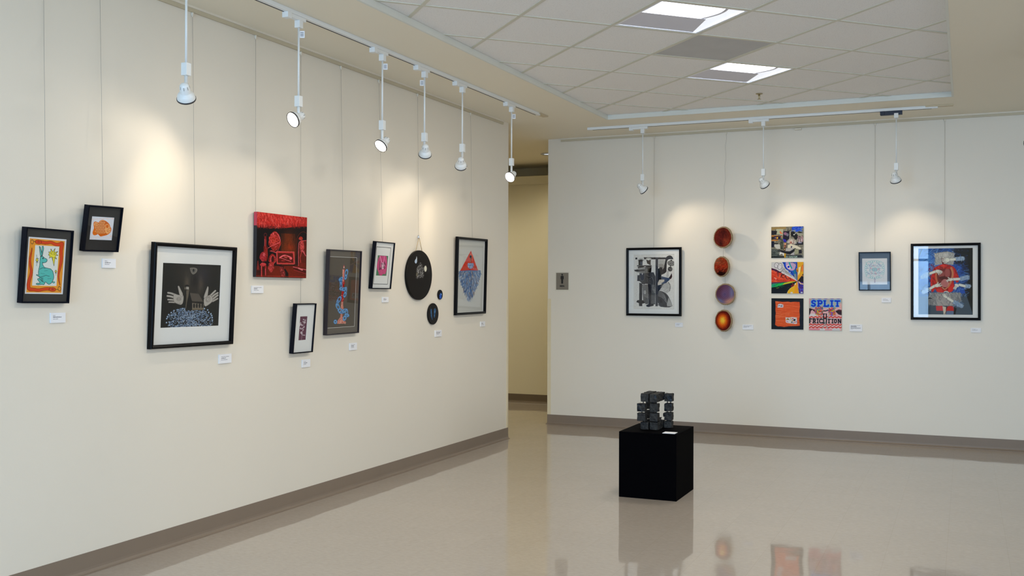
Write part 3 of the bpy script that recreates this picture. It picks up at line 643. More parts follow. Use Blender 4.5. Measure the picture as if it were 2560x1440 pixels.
# --- pink hands on green
A = Art([(262, 390), (480, 403), (437, 815), (225, 805)], 80, 110, (64, 122, 84), ss=3)
PK = (206, 66, 126)
A.poly(closed([(310, 405), (345, 395), (372, 410), (420, 398), (452, 420), (455, 560), (450, 650), (428, 760), (395, 785), (375, 770), (345, 805), (300, 805), (280, 740), (250, 670), (245, 600), (268, 500), (290, 440)], 1), PK)
A.scatter(130, (255, 450, 400, 790), [(222, 92, 146), (184, 50, 108)], 60, 5, 1.5, .15, .6, lambda x, y: 268 < x < 440)
A.poly(closed([(335, 560), (365, 530), (395, 560), (400, 640), (365, 690), (335, 660)]), (240, 176, 206)).line([(310, 410), (345, 540), (350, 620)], 10, (240, 170, 204)).line([(405, 410), (380, 540)], 9, (232, 140, 186)).ell(370, 620, 18, 44, (246, 214, 226))
for p in ([(308, 510), (300, 600), (295, 690)], [(300, 690), (325, 640), (345, 660), (325, 690), (310, 650)], [(330, 570), (370, 568)], [(350, 540), (345, 610), (350, 650)], [(375, 570), (380, 630), (370, 650)], [(385, 555), (420, 560)], [(400, 520), (405, 600)], [(385, 640), (400, 620), (415, 650), (395, 672), (388, 650)], [(412, 575), (425, 595)]): A.line(dodgy(p), 9, (36, 30, 34))
ART['pink'] = A.out()
# --- red triangle and blue feathers
A = Art([(118, 105), (503, 137), (478, 1165), (88, 1180)], 180, 260, (206, 206, 200))
A.poly([(312, 272), (415, 560), (150, 575)], (212, 62, 38)); A.scatter(120, (160, 410, 300, 570), [(224, 90, 66), (196, 48, 28)], 34, 6, 2.2, .5, .6, lambda x, y: y > 310 and abs(x - 300) < (y - 290) * .42)
A.poly([(318, 300), (345, 350), (335, 430), (300, 380), (290, 330)], (226, 112, 90), .8).line([(310, 390), (306, 450)], 12, (150, 96, 66)).ell(307, 362, 16, 22, (44, 40, 50)).ell(313, 388, 10, 14, (120, 80, 60)).line(dodgy([(262, 500), (235, 540), (200, 556)]), 7, (170, 100, 66)).line(dodgy([(348, 500), (370, 530), (400, 552)]), 7, (170, 100, 66))
hp = closed([(262, 470), (280, 448), (305, 458), (340, 450), (355, 478), (340, 520), (305, 545), (270, 515)]); A.poly(hp, (150, 170, 206)); A.scatter(90, (265, 350, 455, 530), [(60, 84, 146), (220, 226, 238), (120, 144, 190)], 12, 4, .8, 1.5, .9)
A.poly([(285, 545), (315, 545), (300, 600), (292, 600)], (150, 40, 30))
BLU = [(86, 124, 176), (62, 94, 150), (140, 168, 204), (206, 212, 218), (104, 116, 132), (46, 72, 122), (156, 128, 104)]
def fl(x, y): yy = (y - 565) / 440; return abs(x - (295 - 8 * yy)) < 166 * (1 - max(0, yy)) ** .72
A.poly([(130, 585), (290, 560), (455, 565), (455, 640), (420, 740), (370, 880), (325, 950), (285, 1010), (262, 950), (215, 860), (170, 770), (140, 680)], (118, 144, 180))
for _ in range(1500):
    x, y = A.r.uniform(128, 458), A.r.uniform(565, 1000)
    if not fl(x, y): continue
    a = math.atan2(1, (x - 292) / 260.0); l = A.r.uniform(20, 48)
    A.line([(x, y), (x + math.cos(a) * l, y + math.sin(a) * l)], A.r.uniform(3, 6), A.r.choice(BLU), .85)
A.line([(150, 572), (285, 562)], 8, (70, 110, 170)).line([(320, 565), (445, 566)], 7, (60, 92, 156)).blob(290, 985, 50, 30, (150, 160, 180), .4); ART['triangle'] = A.out()
# --- large round black painting
A = Art([(45, 245), (385, 245), (385, 908), (45, 908)], 150, 150, (20, 17, 14), ss=2)
A.poly([(170, 322), (174, 360), (176, 400), (160, 422), (145, 405), (150, 378), (164, 350)], (196, 206, 214)).ell(159, 395, 15, 26, (176, 196, 220)).poly(closed([(225, 405), (250, 430), (262, 520), (258, 600), (180, 610), (162, 560), (180, 470)]), (52, 50, 48))
A.scatter(150, (165, 262, 410, 610), [(140, 140, 140), (24, 22, 22), (96, 96, 96), (190, 190, 188)], 34, 3.5, 2.1, .7, .8, lambda x, y: abs(x - 215) < 12 + (y - 400) * .35)
A.ell(291, 487, 18, 40, (206, 206, 190)).ell(175, 570, 12, 32, (110, 104, 84), al=.7).blob(335, 500, 14, 40, (50, 50, 60), .6).line(dodgy([(180, 300), (215, 310), (220, 350)]), 5, (40, 38, 38)); ART['disc'] = A.out()
A = Art([(0, 0), (100, 0), (100, 100), (0, 100)], 50, 50, (8, 9, 18)); A.poly([(45, 40), (65, 30), (80, 50), (70, 75), (45, 60)], (60, 120, 210)).poly([(60, 40), (80, 52), (62, 62)], (150, 200, 240)).scatter(40, (30, 70, 50, 88), [(20, 60, 170), (50, 110, 220)], 14, 6, .8, 1, .8); ART['bluestone'] = A.out()
A = Art([(0, 0), (100, 0), (100, 100), (0, 100)], 80, 80, (20, 18, 18)); A.line(dodgy([(28, 32), (30, 55), (40, 78)]), [12, 9, 2], (44, 92, 140)).line(dodgy([(64, 34), (62, 50), (58, 66)]), [20, 15, 6], (42, 86, 130)).scatter(26, (24, 34, 30, 66), [(90, 146, 190), (24, 56, 96)], 8, 2.5, 1.5, .3, .5).scatter(30, (56, 70, 30, 60), [(90, 146, 190), (24, 56, 96)], 8, 2.5, 1.5, .3, .5); ART['feathers'] = A.out()
# --- wood slices
Q4 = [(0, 0), (100, 0), (100, 100), (0, 100)]
A = Art(Q4, 90, 90, (112, 36, 22)); A.blob(52, 30, 30, 36, (56, 14, 14), .9).blob(30, 60, 30, 30, (90, 28, 26), .8).blob(70, 72, 18, 22, (150, 66, 40), .7).blob(40, 84, 10, 12, (40, 12, 14), .9).scatter(160, (0, 100, 0, 100), [(130, 44, 28), (70, 20, 16)], 14, 2, 1.5, .2, .4); A.noise(.15, 6, seed=3); ART['slice1'] = A.out()
A = Art(Q4, 90, 90, (140, 50, 28)); A.blob(24, 20, 22, 26, (120, 92, 70), .8).blob(60, 12, 34, 16, (136, 66, 36), .7).blob(30, 56, 34, 18, (176, 40, 22), .8).blob(60, 86, 60, 26, (30, 8, 10), 1, p=1.6).scatter(150, (0, 100, 0, 80), [(196, 60, 34), (120, 30, 20), (150, 80, 50)], 16, 3, -.6, .4, .5); A.noise(.18, 5, seed=5); ART['slice2'] = A.out()
A = Art(Q4, 90, 90, (92, 62, 92)); A.blob(20, 30, 34, 44, (70, 26, 34), .9).blob(84, 44, 14, 36, (110, 132, 170), .8).blob(70, 86, 40, 16, (214, 150, 110), .9, rot=-.4).blob(25, 84, 26, 10, (96, 116, 156), .8, rot=.4).blob(50, 45, 30, 30, (112, 74, 104), .8).blob(46, 50, 18, 20, (86, 70, 110), .8)
for k in range(5): A.ell(47, 50, 10 + 8 * k, 11 + 8 * k, (120, 90, 126), lw=2.5, al=.5)
ART['slice3'] = A.out()
A = Art(Q4, 90, 90, (84, 16, 12)); A.blob(45, 50, 38, 39, (190, 56, 14), 1, p=3).blob(45, 50, 29, 30, (232, 112, 28), 1, p=1.8).blob(46, 48, 17, 18, (250, 206, 66), 1, p=1.4); A.scatter(120, (0, 100, 0, 100), [(120, 26, 16), (236, 130, 40)], 10, 2, lambda x, y: math.atan2(y - 50, x - 46), .2, .12); A.noise(.06, 5, seed=9); ART['slice4'] = A.out()
# --- black and white abstract
A = Art([(30, 20), (1080, 10), (1090, 1410), (35, 1420)], 250, 310, (222, 220, 215))
DK, MD, LT, BKK = (62, 61, 64), (120, 118, 116), (176, 174, 170), (22, 20, 20)
A.line([(35, 22), (1075, 14), (1085, 1405), (40, 1412), (35, 22)], 4, (186, 182, 178))
A.poly([(75, 95), (120, 90), (125, 138), (72, 138)], BKK).poly([(290, 85), (880, 90), (880, 138), (310, 140)], (44, 38, 38)).poly([(600, 90), (670, 90), (670, 1340), (600, 1340)], (58, 58, 64)).line([(600, 140), (605, 1340)], 10, LT)
A.poly(closed([(870, 90), (920, 45), (990, 38), (1040, 80), (1062, 145), (990, 130), (895, 150), (885, 400), (880, 480), (700, 560), (680, 420), (760, 400), (830, 300), (850, 160)]), (38, 36, 42)).poly([(985, 150), (1025, 150), (1025, 182), (985, 182)], BKK)
A.poly([(680, 150), (840, 150), (830, 290), (680, 240)], LT).poly([(680, 250), (800, 260), (830, 330), (790, 400), (680, 330)], (150, 146, 140)).poly([(670, 380), (750, 330), (760, 700), (670, 720)], (16, 15, 17))
for (x, w_) in ((700, 20), (755, 20)): A.poly([(x, 340), (x + w_, 340), (x + w_ + 6, 400), (x - 6, 400)], BKK)
A.poly([(155, 150), (265, 160), (262, 300), (160, 290)], BKK).poly([(200, 195), (262, 195), (250, 285), (210, 280)], (70, 72, 84))
for q in range(11): a = -2.9 + q * .27; A.line([(228, 185), (228 + 90 * math.cos(a), 185 + 90 * math.sin(a))], [12, 3], BKK)
A.poly([(358, 150), (478, 150), (475, 290), (385, 245)], (52, 44, 40))
for q in range(10): a = -2.8 + q * .27; A.line([(420, 160), (420 + 80 * math.cos(a), 150 + 58 * math.sin(a))], [16, 9], (216, 212, 204)).line([(430, 160), (424 + 80 * math.cos(a + .12), 152 + 58 * math.sin(a + .12))], 3, BKK)
A.poly([(118, 292), (500, 285), (495, 345), (420, 350), (400, 470), (330, 350), (150, 375)], (36, 32, 34)).poly([(400, 350), (500, 345), (490, 470), (400, 470)], BKK)
for cx_ in (230, 420): A.ell(cx_, 325, 90, 28, (190, 186, 180), lw=10).ell(cx_, 325, 60, 15, (20, 18, 18))
A.poly([(45, 405), (335, 360), (400, 370), (400, 490), (345, 512), (120, 465), (50, 440)], MD).poly([(65, 418), (325, 410), (318, 432), (60, 440)], BKK).poly([(330, 370), (400, 370), (400, 490), (335, 505)], (96, 94, 92))
for q in range(5): A.line([(345, 385 + q * 22), (395, 395 + q * 22)], 4, LT)
A.poly(closed([(175, 490), (330, 500), (420, 470), (600, 470), (600, 900), (520, 800), (360, 760), (290, 790), (230, 740), (190, 700), (125, 700), (130, 650), (140, 560), (190, 540)], 1), DK)
for q in range(4): A.poly([(130, 548 + q * 38), (200, 545 + q * 38), (205, 575 + q * 38), (132, 578 + q * 38)], (24, 28, 40)).line([(130, 582 + q * 38), (200, 580 + q * 38)], 3, LT)
A.poly([(205, 500), (305, 500), (300, 650), (250, 700), (215, 640)], (26, 36, 56)).poly([(248, 490), (272, 490), (266, 540), (250, 530)], (206, 206, 206)).line(dodgy([(330, 520), (320, 640), (270, 700), (220, 680), (205, 620)]), 5, MD).line(dodgy([(370, 540), (440, 580), (520, 600), (560, 700), (545, 780)]), 6, (150, 148, 146)).line(dodgy([(420, 640), (450, 580), (500, 600), (480, 680)]), 8, BKK)
for q in range(7): A.line([(370 + q * 6, 630 + q * 22), (480, 628 + q * 24)], 4, (150, 148, 144)).line([(430 + (q % 3) * 22, 620 + q * 20), (445 + (q % 3) * 20, 660 + q * 20)], 4, BKK)
A.poly([(180, 740), (260, 760), (258, 1190), (350, 1200), (345, 1260), (262, 1280), (262, 1345), (178, 1345), (175, 1270), (105, 1240), (135, 1190), (180, 1190)], (48, 47, 50)).poly([(410, 770), (495, 790), (495, 1290), (560, 1290), (560, 1330), (430, 1362), (380, 1355), (360, 1320), (430, 1290)], (46, 46, 52))
A.poly([(262, 790), (410, 780), (425, 1290), (350, 1290), (280, 1180)], (108, 106, 104))
for q in range(8): A.line(dodgy([(290 + q * 17, 790), (290 + q * 17, 950), (300 + q * 15, 1080), (420, 1180 + q * 16 - 60)]), 6, (66, 64, 66) if q % 2 else (170, 168, 164))
A.ell(328, 985, 38, 58, (170, 168, 164)).ell(328, 985, 38, 58, (90, 88, 88), lw=6)
A.poly([(495, 790), (600, 790), (600, 1290), (495, 1290)], (58, 58, 62))
for q in range(12): A.line(dodgy([(495, 900 + q * 34), (560, 905 + q * 33), (600, 930 + q * 30)]) if q < 3 else [(495, 900 + q * 33), (600, 905 + q * 32)], 7, (172, 170, 166))
for q in range(4): A.line(dodgy([(510 + q * 20, 790), (515 + q * 20, 880 - q * 10), (560 + q * 8, 960 - q * 26), (600, 985 - q * 30)]), 7, (172, 170, 166))
A.poly([(670, 800), (750, 780), (860, 720), (980, 560), (1020, 490), (1032, 580), (980, 640), (900, 720), (800, 860), (690, 950), (670, 950)], (28, 32, 44)).poly([(760, 570), (970, 620), (960, 670), (840, 760), (700, 760), (680, 700), (760, 690)], (60, 78, 108)).poly([(700, 660), (830, 650), (830, 700), (720, 770), (665, 800), (665, 740)], (206, 196, 182)).poly([(890, 420), (940, 430), (935, 590), (880, 590)], (190, 188, 186)).line([(932, 430), (930, 590)], 3, (120, 120, 120))
A.poly(closed([(980, 570), (1010, 495), (1032, 560), (1020, 620), (975, 650)]), (50, 38, 36))
A.poly([(820, 760), (950, 720), (990, 780), (1000, 880), (950, 960), (880, 1010), (800, 940), (700, 950)], (186, 184, 180)).line(dodgy([(930, 720), (990, 800), (970, 940)]), 20, (130, 126, 124)).scatter(60, (760, 960, 780, 1000), [(150, 148, 146), (206, 204, 200)], 60, 6, -.7, .2, .6)
A.poly(closed([(670, 950), (780, 950), (900, 1020), (960, 1110), (1055, 1330), (930, 1370), (670, 1345)], 1), (52, 50, 52)).poly([(945, 1110), (1055, 1330), (910, 1340), (900, 1280)], (164, 162, 158))
for q in range(9): A.line(dodgy([(680, 965 + q * 13), (780, 985 + q * 15), (860, 1080 + q * 16), (900 + q * 4, 1240 + q * 5)]), 6, (176, 174, 170) if q % 2 == 0 else (34, 33, 36))
A.ell(740, 1210, 40, 50, (26, 24, 25)).scatter(60, (680, 860, 1150, 1330), [(40, 38, 40), (66, 62, 64)], 60, 10, .9, .3, .6)
for R_ in (84, 58, 30): A.ell(1003, 238, R_, R_ * .72, BKK, .2, lw=15)
A.ell(1003, 238, 22, 15, (150, 148, 146), .2).poly(closed([(925, 345), (985, 320), (1045, 365), (1030, 430), (970, 455), (915, 410)], 1), (60, 58, 58)).line([(925, 355), (985, 385), (1040, 375)], 7, LT).poly([(975, 300), (1005, 305), (1000, 325), (980, 325)], BKK)
for q in range(6): A.line([(930 + q * 20, 390), (940 + q * 18, 445)], 3, (150, 148, 146))
A.noise(.06, 4, seed=6); ART['abstract'] = A.out()
# --- collage 'DISASTER'
SQ = [(122, 112), (1400, 88), (1400, 1345), (125, 1360)]
A = Art(SQ, 120, 120, (120, 116, 100), ss=3)
A.scatter(300, (120, 1400, 90, 1350), [(150, 146, 124), (60, 58, 50), (176, 170, 150), (30, 28, 26)], 120, 22, .4, 1.6, .6)
A.poly([(130, 130), (720, 120), (700, 200), (330, 200), (150, 260)], (146, 122, 72)).poly([(330, 200), (600, 200), (600, 450), (320, 400)], (166, 168, 140)).poly([(130, 260), (360, 280), (330, 420), (130, 440)], (34, 28, 30)).poly([(460, 290), (500, 290), (520, 350), (580, 360), (560, 390), (480, 380)], (226, 92, 36)).poly([(510, 480), (560, 490), (530, 545)], (220, 90, 40))
A.poly([(140, 450), (470, 470), (470, 490), (140, 510)], (180, 112, 34)).poly([(130, 630), (400, 620), (400, 670), (135, 680)], (176, 110, 34)).poly([(130, 510), (235, 500), (235, 620), (130, 620)], (44, 34, 26)).poly([(235, 485), (500, 485), (490, 620), (240, 610)], (32, 24, 50)).ell(365, 556, 36, 34, (236, 182, 40)).ell(290, 550, 26, 22, (150, 130, 150)).ell(325, 565, 16, 14, (200, 60, 40))
A.poly([(600, 290), (850, 280), (840, 560), (780, 740), (620, 730), (590, 560)], (28, 20, 34)).ell(690, 390, 75, 60, (140, 96, 120), .4).ell(770, 430, 50, 60, (110, 108, 124)).poly([(590, 590), (690, 620), (740, 700), (650, 730), (600, 650)], (50, 40, 170)).line([(868, 310), (862, 600)], 24, (170, 164, 146))
A.poly(closed([(900, 330), (1000, 280), (1110, 380), (1200, 470), (1180, 600), (1060, 640), (1020, 520), (900, 500)]), (26, 22, 16)).ell(1030, 425, 26, 22, (230, 230, 220)).ell(1080, 385, 18, 16, (220, 222, 226))
A.poly([(960, 110), (1385, 95), (1380, 160), (1300, 200), (1340, 290), (1230, 260), (1100, 330), (1070, 240), (930, 210)], (20, 64, 200)).scatter(60, (950, 1380, 100, 300), [(60, 120, 226), (150, 156, 150), (10, 40, 170)], 60, 14, .2, .6, .8).poly([(1150, 330), (1250, 300), (1350, 330), (1260, 380)], (24, 24, 20)).poly([(1100, 340), (1400, 380), (1400, 480), (1200, 480)], (160, 158, 136), .8)
A.scatter(60, (1170, 1400, 500, 720), [(170, 130, 136), (60, 40, 46), (200, 180, 178)], 90, 20, 1.5, .4, .9).poly([(1090, 720), (1400, 720), (1400, 830), (1080, 840)], (34, 32, 34)).poly([(1200, 720), (1330, 720), (1330, 765), (1195, 765)], (150, 150, 176))
for q in range(15):
    a = -2.9 + q * .21; A.line([(930, 770), (930 + 210 * math.cos(a), 770 + 190 * math.sin(a))], [44, 12], (214, 208, 196))
A.scatter(60, (820, 1060, 620, 800), [(60, 44, 40), (230, 226, 214), (150, 110, 96)], 50, 12, 1.4, .8, .8).ell(900, 740, 44, 60, (196, 140, 120)).ell(905, 745, 20, 30, (120, 60, 60)).poly([(780, 850), (900, 790), (1100, 850), (1300, 950), (1280, 1020), (1100, 980), (1050, 960), (780, 960)], (214, 206, 182)).poly([(905, 880), (965, 880), (940, 955), (900, 950)], (56, 50, 84))
A.poly([(130, 690), (250, 690), (240, 930), (130, 930)], (20, 18, 36)).poly([(250, 760), (400, 760), (400, 800), (250, 800)], (20, 18, 20)).poly([(250, 820), (470, 810), (480, 1000), (330, 980), (250, 880)], (190, 188, 180)).poly([(500, 600), (580, 600), (600, 780), (570, 1010), (500, 1010), (480, 780)], (58, 62, 44)).scatter(40, (490, 590, 640, 1000), [(130, 134, 110), (24, 26, 20)], 60, 10, 1.57, .2, .8)
A.poly([(640, 760), (740, 760), (700, 1080), (620, 1060)], (96, 66, 50)).ell(680, 800, 40, 40, (214, 150, 110)).ell(660, 900, 34, 36, (160, 100, 70)).ell(655, 1015, 48, 56, (60, 40, 22)).ell(655, 1015, 22, 26, (190, 170, 120))
A.poly([(700, 970), (1100, 960), (900, 1090), (700, 1080)], (176, 172, 166)).poly([(300, 1050), (450, 1020), (700, 1090), (860, 1090), (1080, 960), (1110, 1030), (880, 1210), (780, 1200), (560, 1130), (400, 1110)], (24, 18, 18))
A.poly([(125, 1000), (330, 1000), (400, 1100), (300, 1130), (125, 1130)], (70, 74, 70)).poly(closed([(130, 1220), (200, 1120), (330, 1100), (450, 1170), (460, 1290), (180, 1300)]), (74, 80, 74)).scatter(50, (130, 460, 1020, 1340), [(30, 34, 32), (110, 118, 110)], 130, 14, .3, .4, .7).poly([(120, 1290), (640, 1280), (640, 1360), (120, 1360)], (24, 26, 24))
A.poly([(470, 1110), (650, 1170), (620, 1290), (560, 1180), (520, 1200), (450, 1240)], (214, 214, 210)).poly([(880, 1220), (1050, 1100), (1040, 1260), (960, 1270)], (170, 166, 166)).poly([(1050, 1000), (1220, 1020), (1200, 1190), (1060, 1200)], (150, 150, 120)).poly([(1210, 1040), (1330, 1020), (1340, 1170), (1220, 1170)], (30, 24, 28)).poly([(640, 1170), (710, 1180), (700, 1340), (650, 1340)], (196, 150, 30)).poly([(710, 1240), (1390, 1240), (1390, 1345), (710, 1350)], (40, 42, 44)).line([(700, 1268), (920, 1268)], 12, BKK)
# stroke lettering
FONT = {'S': [[(1, .12), (.75, 0), (.25, 0), (0, .2), (.2, .45), (.8, .55), (1, .8), (.75, 1), (.25, 1), (0, .88)]], 'P': [[(.1, 1), (.1, 0), (.7, 0), (1, .15), (1, .4), (.7, .55), (.1, .55)]], 'L': [[(.15, 0), (.15, 1), (1, 1), (1, .8)]], 'I': [[(.5, 0), (.5, 1)]],
        'T': [[(0, 0), (1, 0)], [(.5, 0), (.5, 1)]], 'F': [[(.1, 1), (.1, 0), (.95, 0)], [(.1, .5), (.7, .5)]], 'R': [[(.1, 1), (.1, 0), (.7, 0), (.95, .25), (.7, .5), (.1, .5)], [(.5, .5), (1, 1)]], 'C': [[(1, .15), (.7, 0), (.3, 0), (0, .25), (0, .75), (.3, 1), (.7, 1), (1, .85)]],
        'O': [[(.5, 0), (.15, .15), (0, .5), (.15, .85), (.5, 1), (.85, .85), (1, .5), (.85, .15), (.5, 0)]], 'N': [[(.05, 1), (.05, 0), (.95, 1), (.95, 0)]], 'D': [[(.1, 0), (.1, 1), (.6, 1), (1, .7), (1, .3), (.6, 0), (.1, 0)]], 'A': [[(0, 1), (.5, 0), (1, 1)], [(.2, .65), (.8, .65)]], 'E': [[(1, 0), (.1, 0), (.1, 1), (1, 1)], [(.1, .5), (.8, .5)]], 'H': [[(.1, 0), (.1, 1)], [(.9, 0), (.9, 1)], [(.1, .5), (.9, .5)]]}
def word(txt, x, y, w_, h_, gap, wd, c, serif=0, fn=None):
    for ch in txt:
        for st in FONT[ch]:
            P = [(x + p[0] * w_, y + p[1] * h_) for p in st]
            if fn: P = [fn(p) for p in P]
            A.line(dodgy(P, 1) if ch in 'SOCD' else P, wd, c)
        if serif and ch in 'PLITFRHN':
            for (sx, sy) in (((.5 if ch in 'IT' else .12), 1), ((.5 if ch == 'I' else .12), 0)):
                if ch == 'T' and sy == 0: continue
                A.line([(x + sx * w_ - serif, y + sy * h_), (x + sx * w_ + serif, y + sy * h_)], wd * .8, c)
        x += w_ + gap
word('DISASTER', 730, 1278, 40, 56, 15, 12, (150, 196, 170)); word('DISASTER', 730, 1280, 40, 52, 15, 6, (210, 226, 216)); A.line([(1340, 1240), (1370, 1240), (1360, 1310)], 12, (180, 180, 170))
ART['disaster'] = A.out()
# --- bright fan
SQ = [(128, 100), (1400, 85), (1402, 1338), (130, 1338)]
A = Art(SQ, 120, 120, (200, 198, 196), ss=3)
c0 = (1165, 850)
def wedge(pts, c): A.poly([c0] + list(pts), c)
wedge([(540, 90), (1160, 80)], (30, 80, 190)); wedge([(1155, 80), (1405, 80), (1405, 540)], (226, 164, 16)); wedge([(1405, 530), (1405, 900)], (24, 10, 18)); wedge([(1405, 900), (1405, 1340), (1230, 1340)], (70, 26, 130)); wedge([(1230, 1340), (780, 1340), (770, 1260)], (232, 176, 10))
wedge([(770, 1260), (740, 1340), (125, 1340), (125, 1100)], (6, 6, 8)); wedge([(125, 1110), (125, 1000), (220, 930)], (26, 180, 80)); wedge([(180, 960), (125, 1010), (125, 850)], (80, 60, 80)); wedge([(125, 900), (125, 320)], (212, 60, 20))
A.scatter(110, (130, 900, 420, 880), [(236, 96, 40), (180, 34, 20), (250, 130, 90), (206, 30, 60)], 110, 16, lambda x, y: math.atan2(850 - y, 1165 - x), .35, .7, lambda x, y: 400 + (x - 130) * .43 < y < 860)
A.line([(130, 315), (330, 380), (640, 545), (1160, 845)], 14, (236, 226, 226)).poly([(130, 330), (320, 385), (560, 530), (480, 530), (130, 400)], (70, 14, 50))
# eye and blues
A.poly(closed([(700, 100), (1130, 130), (1090, 300), (1030, 420), (900, 440), (760, 360), (700, 250)]), (186, 156, 192)).poly(closed([(720, 250), (780, 190), (900, 200), (940, 330), (860, 380), (760, 350)]), (230, 206, 210)).ell(810, 285, 44, 44, (10, 40, 190)).line(dodgy([(840, 100), (860, 200), (930, 330)]), 56, (30, 150, 160)).line(dodgy([(620, 110), (640, 250), (720, 380), (860, 440), (960, 560), (1010, 650)]), 30, (8, 20, 90)).line(dodgy([(640, 180), (680, 280), (780, 400)]), 44, (20, 60, 200)).poly([(990, 430), (1080, 380), (1130, 700), (1020, 560)], (24, 110, 150)).poly([(1020, 570), (1120, 560), (1155, 820), (1060, 740)], (120, 140, 146)).line([(830, 470), (960, 600)], 50, (40, 90, 210)).line([(870, 480), (880, 520)], 20, (200, 220, 240)).line(dodgy([(900, 110), (1020, 120), (1110, 210)]), 14, BKK).line([(1150, 90), (1090, 300), (1150, 800)], 14, (20, 30, 70))
# warm wedge details
A.line(dodgy([(1300, 480), (1320, 260), (1400, 190)]), 14, (150, 60, 20)).poly(closed([(1330, 260), (1400, 190), (1402, 460), (1320, 480)]), (232, 120, 40)).poly([(1210, 300), (1290, 280), (1270, 480), (1180, 640), (1200, 420)], (240, 224, 170)).poly([(1110, 350), (1210, 360), (1200, 480), (1130, 480)], (226, 140, 20)).line([(1140, 400), (1170, 465)], 24, (90, 50, 20)).line(dodgy([(1170, 800), (1220, 640), (1300, 620), (1400, 640)]), 26, (232, 150, 40)).poly([(1180, 840), (1230, 760), (1400, 660), (1400, 900), (1230, 870)], (24, 8, 16)).line([(1220, 870), (1300, 950), (1400, 960)], 44, (236, 196, 150)).scatter(40, (1210, 1400, 1000, 1330), [(120, 90, 190), (36, 12, 90), (60, 90, 210)], 90, 16, 1.0, .6, .8).poly([(1290, 1270), (1370, 1270), (1370, 1310), (1290, 1310)], (220, 226, 226)).poly([(1160, 880), (1210, 900), (1210, 1100), (1150, 1130)], (190, 160, 190), .7)
A.poly([(1165, 870), (1180, 1330), (1030, 1330), (1060, 1000)], (236, 156, 16)).poly([(1060, 930), (1110, 920), (1080, 1000), (1050, 990)], (236, 226, 206)).poly([(890, 1280), (970, 1270), (980, 1335), (890, 1335)], (220, 210, 206)).line(dodgy([(1040, 1050), (900, 1110), (790, 1240)]), 18, (236, 206, 90)).line([(950, 930), (1040, 1000)], 16, (180, 70, 20)).poly([(900, 1020), (1010, 960), (1030, 1040), (920, 1090)], (120, 10, 20)).line([(340, 1130), (430, 1110)], 14, (150, 160, 20)).line([(760, 1120), (860, 1085)], 9, (90, 60, 80))
A.poly([(650, 920), (870, 860), (1110, 850), (860, 930), (560, 1000)], (196, 190, 20)).poly([(160, 1100), (330, 1000), (230, 930), (140, 1020)], (30, 130, 140), .6).scatter(40, (180, 620, 900, 1090), [(60, 206, 110), (10, 140, 60)], 70, 12, -.25, .3, .7, lambda x, y: y > 1110 - (x - 100) * .33)
# lettering CONSTRAIN-like: bubble letters shrinking towards the point
def bub(cx, cy, rx, ry, ro=.25): A.ell(cx, cy, rx + 10, ry + 12, BKK, ro).ell(cx, cy, rx, ry, (214, 210, 212), ro)
bub(335, 225, 78, 98); A.line([(350, 190), (390, 190)], 26, (206, 204, 204)).line([(370, 250), (410, 300)], 22, BKK); bub(468, 270, 74, 118)
A.line([(440, 215), (520, 235)], 6, (60, 60, 60)).line([(300, 190), (350, 200)], 6, (60, 60, 60)).line([(545, 460), (580, 330), (620, 480), (650, 370)], 40, BKK).line([(545, 460), (580, 330), (620, 480), (650, 370)], 24, (206, 204, 206))
for q in range(9): A.line([(690 + q * 30, 420 + q * 24), (670 + q * 30, 520 + q * 18)], 10 - q * .7, BKK).line([(700 + q * 30, 450 + q * 24), (730 + q * 28, 470 + q * 22)], 6, BKK)
for P in ([(360, 520), (520, 470)], [(395, 500), (400, 680)], [(510, 700), (540, 560), (590, 590), (530, 640), (600, 730)], [(620, 620), (640, 560)], [(660, 690), (690, 620), (720, 720)], [(720, 700), (740, 770), (810, 765)], [(830, 740), (890, 735)], [(880, 770), (910, 800)], [(560, 570), (620, 580)]): A.line(P, 20, BKK)
A.line([(240, 720), (320, 750), (300, 790)], 14, (230, 210, 200)).line(dodgy([(370, 770), (420, 820), (470, 800), (520, 840), (600, 830), (640, 840)]), 8, BKK).line(dodgy([(230, 1050), (250, 1000), (270, 1040), (350, 970), (380, 960), (420, 920), (480, 940), (560, 905), (640, 900)]), 9, (8, 60, 30))
ART['fan'] = A.out()
# --- orange sheet on black
A = Art([(128, 95), (1403, 95), (1403, 1345), (130, 1325)], 120, 120, (12, 14, 18), ss=3); A.scatter(60, (130, 1400, 95, 1340), [(24, 30, 36), (6, 6, 8)], 90, 18, .5, 1.5, .6)
sh = [(285, 215), (420, 222), (560, 238), (800, 228), (880, 248), (1050, 232), (1248, 240), (1262, 420), (1240, 600), (1258, 780), (1235, 960), (1262, 1180), (1150, 1198), (1000, 1200), (800, 1208), (640, 1235), (500, 1215), (400, 1215), (330, 1190), (278, 1140), (295, 1000), (290, 800), (305, 700), (292, 560), (300, 400), (290, 300)]
A.poly(sh, (222, 86, 30)); A.clip = A.inside(sh)
A.scatter(230, (285, 1260, 220, 1230), [(232, 104, 50), (208, 70, 16), (238, 134, 88), (200, 62, 12), (226, 90, 34)], 260, 16, .0, .04, .6); A.line([(635, 470), (630, 1100)], 14, (206, 72, 20), .6); A.clip = None
A.poly([(375, 440), (400, 330), (500, 318), (600, 350), (600, 460), (500, 468), (370, 465)], (214, 212, 222)).scatter(26, (410, 570, 370, 430), [(60, 60, 70), (110, 108, 120)], 40, 9, -.2, .4, .9).line([(440, 290), (490, 265)], 9, (120, 40, 14))
